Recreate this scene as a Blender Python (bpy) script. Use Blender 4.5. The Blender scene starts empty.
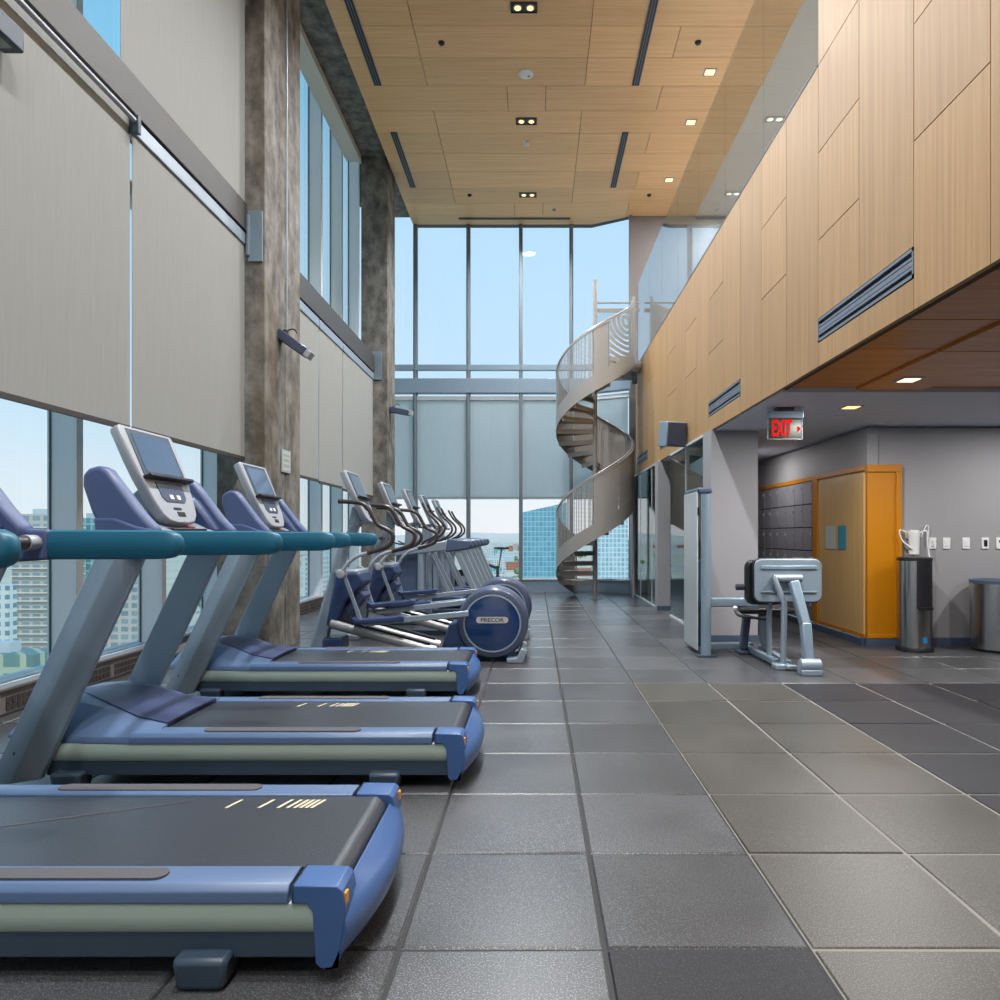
import bpy, bmesh, math, random
from math import pi, sin, cos, radians
from mathutils import Vector, Matrix
random.seed(7)
C = bpy.context.scene.collection
SC = bpy.context.scene

# ------------------------------------------------------------------ helpers
class MB:
    def __init__(s): s.v = []; s.f = []; s.m = []
    def add(s, vs, fs, mi=0):
        b = len(s.v); s.v += [tuple(v) for v in vs]
        for f in fs: s.f.append(tuple(b+i for i in f)); s.m.append(mi)
        return s
    def box(s, x0, x1, y0, y1, z0, z1, mi=0):
        vs = [(x0,y0,z0),(x1,y0,z0),(x1,y1,z0),(x0,y1,z0),(x0,y0,z1),(x1,y0,z1),(x1,y1,z1),(x0,y1,z1)]
        return s.add(vs, [(0,3,2,1),(4,5,6,7),(0,1,5,4),(1,2,6,5),(2,3,7,6),(3,0,4,7)], mi)
    def loft(s, rings, mi=0, closed=False, caps=True):
        n = len(rings[0]); vs = [p for r in rings for p in r]; fs = []
        m = len(rings)
        for i in range(m if closed else m-1):
            a = i*n; b = ((i+1) % m)*n
            for j in range(n):
                k = (j+1) % n
                fs.append((a+j, a+k, b+k, b+j))
        if caps and not closed:
            fs.append(tuple(range(n-1, -1, -1))); fs.append(tuple((m-1)*n+i for i in range(n)))
        return s.add(vs, fs, mi)
    def prism(s, pts, y0, y1, mi=0):            # outline in x,z pushed along y
        return s.loft([[(x,y0,z) for x,z in pts], [(x,y1,z) for x,z in pts]], mi)
    def plan(s, pts, z0, z1, mi=0):             # outline in x,y pushed along z
        return s.loft([[(x,y,z0) for x,y in pts], [(x,y,z1) for x,y in pts]], mi)
    def tube(s, path, r, n=10, mi=0, flat=1.0):
        P = [Vector(p) for p in path]; rings = []
        up = None
        for i, p in enumerate(P):
            t = (P[min(i+1, len(P)-1)] - P[max(i-1, 0)]).normalized()
            if up is None:
                up = Vector((0,0,1)) if abs(t.z) < .9 else Vector((1,0,0))
            a = t.cross(up).normalized(); b = a.cross(t).normalized(); up = b
            rr = r[i] if isinstance(r, (list, tuple)) else r
            rings.append([tuple(p + a*cos(2*pi*k/n)*rr*flat + b*sin(2*pi*k/n)*rr) for k in range(n)])
        return s.loft(rings, mi)
    def bar(s, p0, p1, w, h, mi=0):             # rectangular bar, w across y-ish, h the other
        p0 = Vector(p0); p1 = Vector(p1); t = (p1-p0).normalized()
        ref = Vector((0,1,0)) if abs(t.y) < .9 else Vector((1,0,0))
        b = t.cross(ref).normalized(); a = b.cross(t).normalized()
        rings = [[tuple(p + a*sx*w/2 + b*sz*h/2) for sx, sz in ((-1,-1),(1,-1),(1,1),(-1,1))] for p in (p0, p1)]
        return s.loft(rings, mi)
    def lathe(s, prof, cx=0, cy=0, n=32, mi=0):  # profile r,z around vertical axis
        return s.loft([[(cx+r*cos(2*pi*k/n), cy+r*sin(2*pi*k/n), z) for k in range(n)] for r, z in prof], mi)
    def disc_y(s, prof, cx, cz, n=40, mi=0):     # profile r,y around an axis along y
        return s.loft([[(cx+r*cos(2*pi*k/n), y, cz+r*sin(2*pi*k/n)) for k in range(n)] for r, y in prof], mi)
    def build(s, name, mats, parent=None, bevel=0, smooth=False, seg=2):
        me = bpy.data.meshes.new(name); me.from_pydata(s.v, [], s.f); me.update()
        bm = bmesh.new(); bm.from_mesh(me); bmesh.ops.recalc_face_normals(bm, faces=bm.faces); bm.to_mesh(me); bm.free()
        if not isinstance(mats, (list, tuple)): mats = [mats]
        for m in mats: me.materials.append(m)
        for p, mi in zip(me.polygons, s.m): p.material_index = mi
        if smooth:
            me.shade_smooth() if hasattr(me, 'shade_smooth') else None
            try: me.set_sharp_from_angle(angle=radians(38))
            except Exception: pass
        o = bpy.data.objects.new(name, me); C.objects.link(o)
        if parent is not None: o.parent = parent
        if bevel:
            b = o.modifiers.new('bevel', 'BEVEL'); b.width = bevel; b.segments = seg; b.limit_method = 'ANGLE'; b.angle_limit = radians(35)
            b.harden_normals = False
            me.shade_smooth()
            try: me.set_sharp_from_angle(angle=radians(50))
            except Exception: pass
        return o
def B(*a, **k): return MB().box(*a, **k)
def tag(o, label=None, cat=None, group=None, kind=None):
    if label: o['label'] = label
    if cat: o['category'] = cat
    if group: o['group'] = group
    if kind: o['kind'] = kind
    return o
def empty(name, loc=(0,0,0), label=None, cat=None, group=None, rz=0):
    o = bpy.data.objects.new(name, None); C.objects.link(o); o.location = loc; o.rotation_euler = (0,0,rz)
    o.empty_display_size = .1
    return tag(o, label, cat, group)
def struct(name, mb, mats, **k):
    return tag(mb.build(name, mats, **k), kind='structure')
def copy_tree(o, parent=None):
    c = o.copy(); C.objects.link(c)
    if parent is not None: c.parent = parent
    for ch in list(o.children): copy_tree(ch, c)
    return c
def text(name, body, size, loc, rot, mat, parent=None, ext=.002, bold=0.0, sx=1.0):
    cu = bpy.data.curves.new(name, 'FONT'); cu.body = body; cu.size = size; cu.extrude = ext; cu.offset = bold
    cu.align_x = 'CENTER'; cu.align_y = 'CENTER'; cu.materials.append(mat)
    o = bpy.data.objects.new(name, cu); C.objects.link(o); o.location = loc; o.rotation_euler = rot; o.scale = (sx,1,1)
    if parent is not None: o.parent = parent
    dg = bpy.context.evaluated_depsgraph_get(); dg.update()
    me = bpy.data.meshes.new_from_object(o.evaluated_get(dg)); q = bpy.data.objects.new(name, me); C.objects.link(q)
    q.location = loc; q.rotation_euler = rot; q.scale = (sx,1,1); q.parent = parent
    bpy.data.objects.remove(o); q.name = name
    return q
def catmull(pts, k=5):
    P = [Vector(p) for p in pts]; out = []
    for i in range(len(P)-1):
        a = P[max(i-1,0)]; b = P[i]; c = P[i+1]; d = P[min(i+2,len(P)-1)]
        for j in range(k):
            t = j/k
            out.append(tuple(.5*((2*b)+(c-a)*t+(2*a-5*b+4*c-d)*t*t+(-a+3*b-3*c+d)*t**3)))
    out.append(tuple(P[-1])); return out

# ------------------------------------------------------------------ materials
def srgb(r, g, b):
    f = lambda c: (c/255/12.92) if c/255 <= .04045 else ((c/255+.055)/1.055)**2.4
    return (f(r), f(g), f(b), 1)
def mat(name, col, rough=.5, metal=0, spec=.5, coat=0, noise=0, nscale=8, emis=None, estr=0, bump=0, bscale=60):
    m = bpy.data.materials.new(name); m.use_nodes = True; nt = m.node_tree; p = nt.nodes['Principled BSDF']
    p.inputs['Base Color'].default_value = col; p.inputs['Roughness'].default_value = rough
    p.inputs['Metallic'].default_value = metal; p.inputs['Specular IOR Level'].default_value = spec
    p.inputs['Coat Weight'].default_value = coat; p.inputs['Coat Roughness'].default_value = .08
    tc = nt.nodes.new('ShaderNodeTexCoord')
    if noise or bump:
        n = nt.nodes.new('ShaderNodeTexNoise'); n.inputs['Scale'].default_value = nscale; n.inputs['Detail'].default_value = 5
        nt.links.new(tc.outputs['Object'], n.inputs['Vector'])
        if noise:
            mx = nt.nodes.new('ShaderNodeMix'); mx.data_type = 'RGBA'
            mx.inputs[6].default_value = tuple(c*(1-noise) for c in col[:3])+(1,)
            mx.inputs[7].default_value = tuple(min(1,c*(1+noise)) for c in col[:3])+(1,)
            nt.links.new(n.outputs['Fac'], mx.inputs[0]); nt.links.new(mx.outputs[2], p.inputs['Base Color'])
        if bump:
            n2 = nt.nodes.new('ShaderNodeTexNoise'); n2.inputs['Scale'].default_value = bscale
            nt.links.new(tc.outputs['Object'], n2.inputs['Vector'])
            b = nt.nodes.new('ShaderNodeBump'); b.inputs['Strength'].default_value = bump; b.inputs['Distance'].default_value = .01
            nt.links.new(n2.outputs['Fac'], b.inputs['Height']); nt.links.new(b.outputs['Normal'], p.inputs['Normal'])
    if emis:
        p.inputs['Emission Color'].default_value = emis; p.inputs['Emission Strength'].default_value = estr
    return m
def wood(name, c1, c2, axis, rough=.35, coat=.3, var=.12):
    """fine straight-grained veneer, grain along axis"""
    m = bpy.data.materials.new(name); m.use_nodes = True; nt = m.node_tree; p = nt.nodes['Principled BSDF']
    N = nt.nodes.new; L = nt.links.new
    tc = N('ShaderNodeTexCoord'); mp = N('ShaderNodeMapping')
    sc = [38, 38, 38]; sc['xyz'.index(axis)] = .7
    mp.inputs['Scale'].default_value = sc
    geo = N('ShaderNodeNewGeometry')
    L(tc.outputs['Object'], mp.inputs['Vector'])
    ad = N('ShaderNodeVectorMath'); ad.operation = 'MULTIPLY_ADD'
    cmb = N('ShaderNodeCombineXYZ')
    for i in range(3): L(geo.outputs['Random Per Island'], cmb.inputs[i])
    ad.inputs[1].default_value = (60,60,60); L(cmb.outputs[0], ad.inputs[0]); L(mp.outputs[0], ad.inputs[2])
    n = N('ShaderNodeTexNoise'); n.inputs['Scale'].default_value = 1; n.inputs['Detail'].default_value = 4; n.inputs['Roughness'].default_value = .65
    L(ad.outputs[0], n.inputs['Vector'])
    r = N('ShaderNodeValToRGB'); r.color_ramp.elements[0].position = .32; r.color_ramp.elements[1].position = .68
    r.color_ramp.elements[0].color = c2; r.color_ramp.elements[1].color = c1; L(n.outputs['Fac'], r.inputs[0])
    hs = N('ShaderNodeHueSaturation')
    mr = N('ShaderNodeMapRange'); mr.inputs['To Min'].default_value = 1-var; mr.inputs['To Max'].default_value = 1+var
    L(geo.outputs['Random Per Island'], mr.inputs['Value']); L(mr.outputs[0], hs.inputs['Value']); L(r.outputs[0], hs.inputs['Color'])
    L(hs.outputs[0], p.inputs['Base Color'])
    p.inputs['Roughness'].default_value = rough; p.inputs['Coat Weight'].default_value = coat; p.inputs['Coat Roughness'].default_value = .15
    return m
def glass(name, tint=(.9,.95,.95), ior=1.5, rough=0.0):
    m = bpy.data.materials.new(name); m.use_nodes = True; nt = m.node_tree; nt.nodes.clear()
    N = nt.nodes.new; L = nt.links.new
    out = N('ShaderNodeOutputMaterial'); mx = N('ShaderNodeMixShader'); tr = N('ShaderNodeBsdfTransparent'); gl = N('ShaderNodeBsdfGlossy')
    tr.inputs[0].default_value = (*tint,1); gl.inputs['Roughness'].default_value = rough
    geo = N('ShaderNodeNewGeometry'); mr = N('ShaderNodeMapRange'); mr.inputs['To Min'].default_value = ior; mr.inputs['To Max'].default_value = 1/ior
    L(geo.outputs['Backfacing'], mr.inputs['Value'])
    fr = N('ShaderNodeFresnel'); L(mr.outputs[0], fr.inputs['IOR'])
    L(fr.outputs[0], mx.inputs[0]); L(tr.outputs[0], mx.inputs[1]); L(gl.outputs[0], mx.inputs[2]); L(mx.outputs[0], out.inputs[0])
    return m
def blind_mat(name, col, trans):
    m = bpy.data.materials.new(name); m.use_nodes = True; nt = m.node_tree; nt.nodes.clear()
    N = nt.nodes.new; L = nt.links.new
    out = N('ShaderNodeOutputMaterial'); mx = N('ShaderNodeMixShader'); d = N('ShaderNodeBsdfDiffuse'); t = N('ShaderNodeBsdfTranslucent')
    tc = N('ShaderNodeTexCoord'); mp = N('ShaderNodeMapping'); mp.inputs['Scale'].default_value = (90,90,3)
    n = N('ShaderNodeTexNoise'); n.inputs['Scale'].default_value = 1; L(tc.outputs['Object'], mp.inputs[0]); L(mp.outputs[0], n.inputs['Vector'])
    r = N('ShaderNodeMix'); r.data_type = 'RGBA'; r.inputs[6].default_value = tuple(c*.9 for c in col[:3])+(1,); r.inputs[7].default_value = tuple(c*1.06 for c in col[:3])+(1,)
    L(n.outputs['Fac'], r.inputs[0]); L(r.outputs[2], d.inputs[0]); L(r.outputs[2], t.inputs[0])
    mx.inputs[0].default_value = trans; L(d.outputs[0], mx.inputs[1]); L(t.outputs[0], mx.inputs[2]); L(mx.outputs[0], out.inputs[0])
    return m
def rubber(name, c, c_speck, rough=.36, speck=.62, var=.18, bump=.25, spec=.5):
    m = bpy.data.materials.new(name); m.use_nodes = True; nt = m.node_tree; p = nt.nodes['Principled BSDF']
    N = nt.nodes.new; L = nt.links.new
    p.inputs['Specular IOR Level'].default_value = spec
    tc = N('ShaderNodeTexCoord'); geo = N('ShaderNodeNewGeometry')
    n = N('ShaderNodeTexNoise'); n.inputs['Scale'].default_value = 210; n.inputs['Detail'].default_value = 2; L(tc.outputs['Object'], n.inputs['Vector'])
    r = N('ShaderNodeValToRGB'); e = r.color_ramp.elements; e[0].position = speck-.08; e[1].position = speck+.06
    e[0].color = c; e[1].color = c_speck; L(n.outputs['Fac'], r.inputs[0])
    n2 = N('ShaderNodeTexNoise'); n2.inputs['Scale'].default_value = 2.2; n2.inputs['Detail'].default_value = 6; L(tc.outputs['Object'], n2.inputs['Vector'])
    m1 = N('ShaderNodeMapRange'); m1.inputs['To Min'].default_value = 1-var; m1.inputs['To Max'].default_value = 1+var; L(geo.outputs['Random Per Island'], m1.inputs['Value'])
    m2 = N('ShaderNodeMapRange'); m2.inputs['From Min'].default_value = .3; m2.inputs['From Max'].default_value = .7; m2.inputs['To Min'].default_value = .85; m2.inputs['To Max'].default_value = 1.15; L(n2.outputs['Fac'], m2.inputs['Value'])
    mu = N('ShaderNodeMath'); mu.operation = 'MULTIPLY'; L(m1.outputs[0], mu.inputs[0]); L(m2.outputs[0], mu.inputs[1])
    hs = N('ShaderNodeHueSaturation'); L(mu.outputs[0], hs.inputs['Value']); L(r.outputs[0], hs.inputs['Color']); L(hs.outputs[0], p.inputs['Base Color'])
    m3 = N('ShaderNodeMapRange'); m3.inputs['From Min'].default_value = .3; m3.inputs['From Max'].default_value = .7; m3.inputs['To Min'].default_value = rough-.03; m3.inputs['To Max'].default_value = rough+.04
    L(n2.outputs['Fac'], m3.inputs['Value']); L(m3.outputs[0], p.inputs['Roughness'])
    b = N('ShaderNodeBump'); b.inputs['Strength'].default_value = bump; b.inputs['Distance'].default_value = .002; L(n.outputs['Fac'], b.inputs['Height']); L(b.outputs[0], p.inputs['Normal'])
    return m
def concrete(name):
    m = bpy.data.materials.new(name); m.use_nodes = True; nt = m.node_tree; p = nt.nodes['Principled BSDF']
    N = nt.nodes.new; L = nt.links.new
    tc = N('ShaderNodeTexCoord'); mp = N('ShaderNodeMapping'); mp.inputs['Scale'].default_value = (3.2,3.2,2.2); L(tc.outputs['Object'], mp.inputs[0])
    n = N('ShaderNodeTexNoise'); n.inputs['Scale'].default_value = 1.8; n.inputs['Detail'].default_value = 9; n.inputs['Roughness'].default_value = .62; L(mp.outputs[0], n.inputs['Vector'])
    r = N('ShaderNodeValToRGB'); e = r.color_ramp.elements
    e[0].position = .28; e[0].color = srgb(62,60,58); e[1].position = .72; e[1].color = srgb(140,139,136)
    k = e.new(.44); k.color = srgb(96,92,86); k = e.new(.58); k.color = srgb(124,120,112)
    L(n.outputs['Fac'], r.inputs[0])
    n2 = N('ShaderNodeTexNoise'); n2.inputs['Scale'].default_value = .9; n2.inputs['Detail'].default_value = 4; mp2 = N('ShaderNodeMapping'); mp2.inputs['Scale'].default_value = (5,5,.6); mp2.inputs['Location'].default_value = (3,1,2)
    L(tc.outputs['Object'], mp2.inputs[0]); L(mp2.outputs[0], n2.inputs['Vector'])
    r2 = N('ShaderNodeValToRGB'); r2.color_ramp.elements[0].position = .56; r2.color_ramp.elements[0].color = (0,0,0,1); r2.color_ramp.elements[1].position = .72; r2.color_ramp.elements[1].color = (.4,.4,.4,1); L(n2.outputs['Fac'], r2.inputs[0])
    mx = N('ShaderNodeMix'); mx.data_type = 'RGBA'; mx.inputs[7].default_value = srgb(120,98,58); L(r2.outputs[0], mx.inputs[0]); L(r.outputs[0], mx.inputs[6]); L(mx.outputs[2], p.inputs['Base Color'])
    p.inputs['Roughness'].default_value = .75
    b = N('ShaderNodeBump'); b.inputs['Strength'].default_value = .3; b.inputs['Distance'].default_value = .02; L(n.outputs['Fac'], b.inputs['Height']); L(b.outputs[0], p.inputs['Normal'])
    return m
def facade(name, wall, win, sx, sz, mort=.3, rough=.5):
    m = bpy.data.materials.new(name); m.use_nodes = True; nt = m.node_tree; p = nt.nodes['Principled BSDF']
    N = nt.nodes.new; L = nt.links.new
    tc = N('ShaderNodeTexCoord'); sp = N('ShaderNodeSeparateXYZ'); L(tc.outputs['Object'], sp.inputs[0])
    ad = N('ShaderNodeMath'); ad.operation = 'ADD'; L(sp.outputs[0], ad.inputs[0]); L(sp.outputs[1], ad.inputs[1])
    cb = N('ShaderNodeCombineXYZ'); L(ad.outputs[0], cb.inputs[0]); L(sp.outputs[2], cb.inputs[1])
    br = N('ShaderNodeTexBrick'); br.offset = 0; br.inputs['Scale'].default_value = 1; br.inputs['Brick Width'].default_value = sx; br.inputs['Row Height'].default_value = sz
    br.inputs['Mortar Size'].default_value = mort; br.inputs['Mortar Smooth'].default_value = 0
    br.inputs['Color1'].default_value = win; br.inputs['Color2'].default_value = tuple(c*.75 for c in win[:3])+(1,); br.inputs['Mortar'].default_value = wall
    L(cb.outputs[0], br.inputs['Vector']); L(br.outputs['Color'], p.inputs['Base Color']); p.inputs['Roughness'].default_value = rough
    return m

M = {}
M['blue'] = mat('blue plastic', srgb(60,90,138), .35, coat=.15, noise=.06)
M['lav'] = mat('lavender plastic', srgb(72,86,126), .45, noise=.05)
M['lavblue'] = mat('top plastic', srgb(84,104,136), .4, noise=.05)
M['navy'] = mat('navy plastic', srgb(46,62,100), .35, coat=.2, noise=.08)
M['navyd'] = mat('deep navy insert', srgb(58,66,98), .4, noise=.06)
M['teal'] = mat('teal soft grip', srgb(16,92,118), .42, noise=.07)
M['sage'] = mat('sage strip', srgb(158,172,160), .35, noise=.04)
M['steeld'] = mat('dark frame', srgb(52,66,80), .45, noise=.1)
M['silver'] = mat('silver paint', srgb(142,154,166), .38, metal=.25, noise=.05)
M['silverb'] = mat('blue grey silver paint', srgb(132,150,164), .4, metal=.2, noise=.05)
M['bright'] = mat('bright silver plastic', srgb(164,168,176), .35, metal=.1)
M['alu'] = mat('brushed tube', srgb(150,150,150), .35, metal=.35, noise=.05)
M['black'] = mat('black plastic', srgb(28,28,32), .4)
M['belt'] = mat('running belt', srgb(52,54,60), .33, spec=.6, noise=.12, nscale=30, bump=.15, bscale=200)
M['pad'] = mat('grip pad', srgb(78,76,80), .75, bump=.3, bscale=300)
M['screen'] = mat('screen', srgb(58,70,98), .08, spec=1.0, coat=.6)
M['white'] = mat('white plastic', srgb(226,226,224), .4)
M['orange'] = mat('amber reflector', srgb(232,150,20), .3)
M['grip'] = mat('dark handlebar grip', srgb(58,48,50), .38, noise=.1)
M['gloss'] = mat('glossy blue disc', srgb(28,54,98), .08, coat=.8)
M['slate'] = mat('slate shell', srgb(66,74,98), .32, coat=.2)
M['badge'] = mat('badge', srgb(196,192,184), .35, metal=.2)
M['shroud'] = mat('slate blue shroud', srgb(76,90,116), .4, noise=.05)
M['red'] = mat('red paint', srgb(176,50,46), .4)
M['skyb'] = mat('bright blue paint', srgb(40,130,190), .4)
M['yellow'] = mat('yellow sticker', srgb(226,186,40), .5)
M['vinyl'] = mat('black vinyl', srgb(24,25,28), .35)
M['stain'] = mat('stainless steel', srgb(178,176,174), .24, metal=1.0)
M['wall'] = mat('grey wall paint', srgb(150,148,151), .6, noise=.03, nscale=2)
M['lintel'] = mat('soffit paint', srgb(218,226,238), .6, noise=.02)
M['whitewall'] = mat('white gypsum', srgb(215,213,210), .7, noise=.02)
M['taupe'] = mat('taupe panel', srgb(120,114,114), .5, noise=.03)
M['frame'] = mat('window aluminium', srgb(196,202,206), .5, noise=.04)
M['framed'] = mat('transom paint', srgb(62,58,56), .5, noise=.04)
M['framedark'] = mat('dark gasket', srgb(70,76,84), .5)
M['fin'] = mat('fin paint', srgb(232,236,238), .6)
M['mull'] = mat('mullion paint', srgb(104,114,122), .6)
M['header'] = mat('header', srgb(200,196,186), .6)
M['conv'] = mat('convector', srgb(118,112,110), .45, metal=.2)
M['convd'] = mat('convector grille', srgb(60,54,52), .55)
M['base'] = mat('blue grey baseboard', srgb(70,82,104), .5)
M['concrete'] = concrete('board formed concrete')
M['wceil'] = wood('ceiling veneer', srgb(228,184,134), srgb(208,162,110), 'x', .45, .1, .1)
M['wfas'] = wood('fascia veneer', srgb(176,140,96), srgb(156,120,78), 'z', .5, .0, .06)
M['wsof'] = wood('soffit veneer', srgb(222,140,62), srgb(190,112,44), 'x', .42, .08, .12)
M['wdoor'] = wood('door veneer', srgb(214,176,118), srgb(196,156,100), 'z', .4, .2, .03)
M['amber'] = mat('amber lacquer', srgb(190,120,10), .35, noise=.05)
M['jointdark'] = mat('joint shadow gap', srgb(78,54,34), .8)
M['blackslot'] = mat('slot diffuser', srgb(36,38,42), .5)
M['slotbar'] = mat('slot bar', srgb(120,128,140), .4, metal=.3)
M['stair'] = mat('stair paint', srgb(160,155,150), .42, metal=.2, noise=.05, nscale=3)
M['stairtread'] = mat('tread paint', srgb(164,154,144), .5, noise=.06)
M['lens'] = mat('lamp glow', (1,.8,.5,1), .5, emis=(1,.62,.25,1), estr=1.7)
M['lensw'] = mat('lamp glow white', (1,.95,.85,1), .5, emis=(1,.9,.7,1), estr=1.4)
M['blind'] = blind_mat('roller shade', srgb(180,180,177), .35)
M['blindb'] = blind_mat('roller shade backlit', srgb(206,218,222), .62)  # same cloth, bluer and paler: backlight put into the colour
M['glassL'] = glass('curtain wall glass', (.90,.965,.985), 1.35)
M['glassB'] = glass('far glass', (.94,.97,.985), 1.35)
M['glassG'] = glass('guard glass', (.92,.95,.95), 1.85)
M['glassS'] = glass('storefront glass', (.70,.80,.78), 1.75)
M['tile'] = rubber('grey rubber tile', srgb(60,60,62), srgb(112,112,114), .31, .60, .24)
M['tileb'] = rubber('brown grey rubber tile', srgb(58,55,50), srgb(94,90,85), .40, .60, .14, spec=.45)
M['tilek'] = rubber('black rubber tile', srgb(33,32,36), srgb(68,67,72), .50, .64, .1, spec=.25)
M['grout'] = mat('dark joint', srgb(34,34,35), .7)
M['groutl'] = mat('joint highlight', srgb(120,116,108), .7)  # highlights along the right-hand joints, put into the joint colour
M['redglow'] = mat('exit red', (.8,.0,.0,1), .6, spec=.1, emis=(1,.005,.01,1), estr=.75)
M['exitpan'] = glass('edge lit panel', (.7,.78,.66), 1.25, .2)
M['locker'] = mat('locker steel', srgb(150,148,156), .3, metal=.15, noise=.06)
M['paperw'] = mat('paper', srgb(178,186,182), .7)
M['paperb'] = mat('blue poster', srgb(60,138,160), .6, noise=.25, nscale=40)
M['plate'] = mat('foot plate paint', srgb(134,148,160), .4, noise=.04)

# ------------------------------------------------------------------ camera
cam_d = bpy.data.cameras.new('camera'); cam = bpy.data.objects.new('camera', cam_d); C.objects.link(cam)
cam.location = (0,0,1.22); cam.rotation_euler = (pi/2,0,0)
cam_d.sensor_width = 36; cam_d.sensor_fit = 'HORIZONTAL'; cam_d.lens = 36*.690
cam_d.shift_x = -.035; cam_d.shift_y = .035; cam_d.clip_end = 9000; cam_d.clip_start = .05
SC.camera = cam
EYE = 1.22; F = 690.0

YB = 14.85; YF = -5.0; CZ = 7.90; XL = -3.8; XR = 8.2; XF = 2.04

# ------------------------------------------------------------------ floor
T = .608; TX0 = .207 - T*7; TY0 = 2.034 - T*12
fl = MB(); rf = random.Random(3)
i0 = 0
for i in range(0, 21):
    for j in range(0, 36):
        x0 = TX0+i*T; y0 = TY0+j*T; x1 = x0+T; y1 = y0+T
        if x0 > 8.2 or y0 > 15: continue
        g = .006
        if x0 < XL-.1: x0 = XL-.1
        y1 = min(y1, 15.0)
        if y1-y0 < .05: continue
        xm = (x0+x1)/2; ym = (y0+y1)/2
        mi = 0
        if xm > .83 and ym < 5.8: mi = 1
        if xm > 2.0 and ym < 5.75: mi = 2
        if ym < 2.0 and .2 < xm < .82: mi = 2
        dz = rf.uniform(-.0012, .0012); tx = rf.uniform(-.0012,.0012); ty = rf.uniform(-.0012,.0012)
        e = .006; a, b, c, d = x0+g, x1-g, y0+g, y1-g
        top = [(a+e,c+e,dz-tx-ty),(b-e,c+e,dz+tx-ty),(b-e,d-e,dz+tx+ty),(a+e,d-e,dz-tx+ty)]
        low = [(a,c,-.006),(b,c,-.006),(b,d,-.006),(a,d,-.006)]
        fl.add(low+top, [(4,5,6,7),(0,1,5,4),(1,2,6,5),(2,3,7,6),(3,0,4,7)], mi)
fl.box(XL-.2, .82-.003, YF, 15.1, -.12, -.006, 3); fl.box(.82-.003, XR+.2, YF, 5.7, -.12, -.005, 4)
fl.box(.82-.003, XR+.2, 5.7, 15.1, -.12, -.006, 3)
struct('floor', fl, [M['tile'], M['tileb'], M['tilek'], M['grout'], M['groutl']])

# ------------------------------------------------------------------ wood ceiling
rows = [9.055+.605*k for k in range(-24, 9)] + [14.45]
rows = sorted(set(round(r,3) for r in rows if r < 14.3)) + [14.45, 14.85]
ce = MB()
XA, XE = -2.63, 3.36
def cpanel(x0, x1, y0, y1, far=None):
    g = .004
    if far: # last row with the slanted end
        pts = [(x0+g,y0+g),(x1-g,y0+g),(x1-g,far(x1)),(x0+g,far(x0))]
        ce.plan(pts, CZ, CZ+.03); return
    ce.box(x0+g, x1-g, y0+g, y1-g, CZ, CZ+.03)
def yend(x): return 14.85 if x <= 1.23 else 14.85-(x-1.23)*.53
for k in range(len(rows)-1):
    y0, y1 = rows[k], rows[k+1]
    n = round((y0-9.055)/.605)
    ph = n % 6
    if n == 9 or n == 8: pass
    if y0 > 14.4:
        for a, b in ((XA,1.23),): cpanel(a, b, y0, y1, yend)
        ce.plan([(1.23,14.454),(2.0,14.454),(1.23,14.85)], CZ, CZ+.03)
        continue
    if n in (2, 8, -4, -10, -16): joints = [-.42, .163, 1.90]
    elif n in (0, 4, 6, -2, -6): joints = [-1.6, .739, 1.92]
    else: joints = [-1.6, .739]
    xs = [XA]+joints+[XE]
    for a, b in zip(xs, xs[1:]): cpanel(a, b, y0, y1)
ce.box(XA, XE, YF, 14.44, CZ+.034, CZ+.06, 1)
ce.box(XA, 1.23, 14.44, 14.84, CZ+.034, CZ+.06, 1)
ce.box(XE, XR+.2, YF, 14.6, CZ+.0, CZ+.06, 2)
struct('ceiling', ce, [M['wceil'], M['jointdark'], M['whitewall']])
# roof slab and concrete edge beam
struct('trim_1', B(-3.15, -2.66, YF, 14.95, 8.10, 8.9), M['concrete'])
struct('trim_2', B(-4.0, -2.6, YF, 15.2, 9.15, 9.4).box(-2.66, 8.4, YF, 14.6, 8.5, 8.7), M['whitewall'])
struct('trim_3', B(-3.36, -3.15, YF, 12.5, 7.98, 8.14).box(-3.42,-3.36,YF,12.5,8.0,8.03), M['header'])

# ------------------------------------------------------------------ concrete columns
for n, y0 in enumerate((6.85, 12.54)):
    y1 = y0+1.02 if n == 0 else 13.2
    c = MB().plan([(-3.16,y0),(-2.69,y0),(-2.68,y0+.01),(-2.68,y0+.54),(-2.688,y0+.545),(-2.688,y0+.555),(-2.68,y0+.56),(-2.68,y1),(-3.16,y1)], 0, 8.12)
    o = c.build('concrete_column', M['concrete'], bevel=.012); tag(o, kind='structure')

# ------------------------------------------------------------------ left curtain wall
finsY = [5.40+1.235*k for k in range(-8, 8)]
for k, y in enumerate(finsY):
    f = MB().box(-3.82, -3.60, y, y+.075, .1, 9.15).box(-3.60, -3.585, y-.002, y+.077, .1, 9.15)
    struct('trim_%d' % (4+k), f, M['fin'], bevel=.004)
ys = [YF]+finsY+[YB]
wn = 1
for a, b in zip(ys, ys[1:]):
    if b-a < .3: continue
    g = MB().box(-3.825, -3.80, a+.04, b+.035, .19, 9.15)
    w = struct('window_%d' % wn, g, M['glassL'])
    MB().box(-3.80, -3.785, b-.006, b+.004, .19, 9.15).box(-3.80,-3.785,a+.072,a+.082,.19,9.15).build('window_gasket', M['framedark'], w)
    wn += 1
struct('trim_24', B(-3.9, -3.74, YF, YB, 4.36, 4.5), M['frame'])
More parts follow.
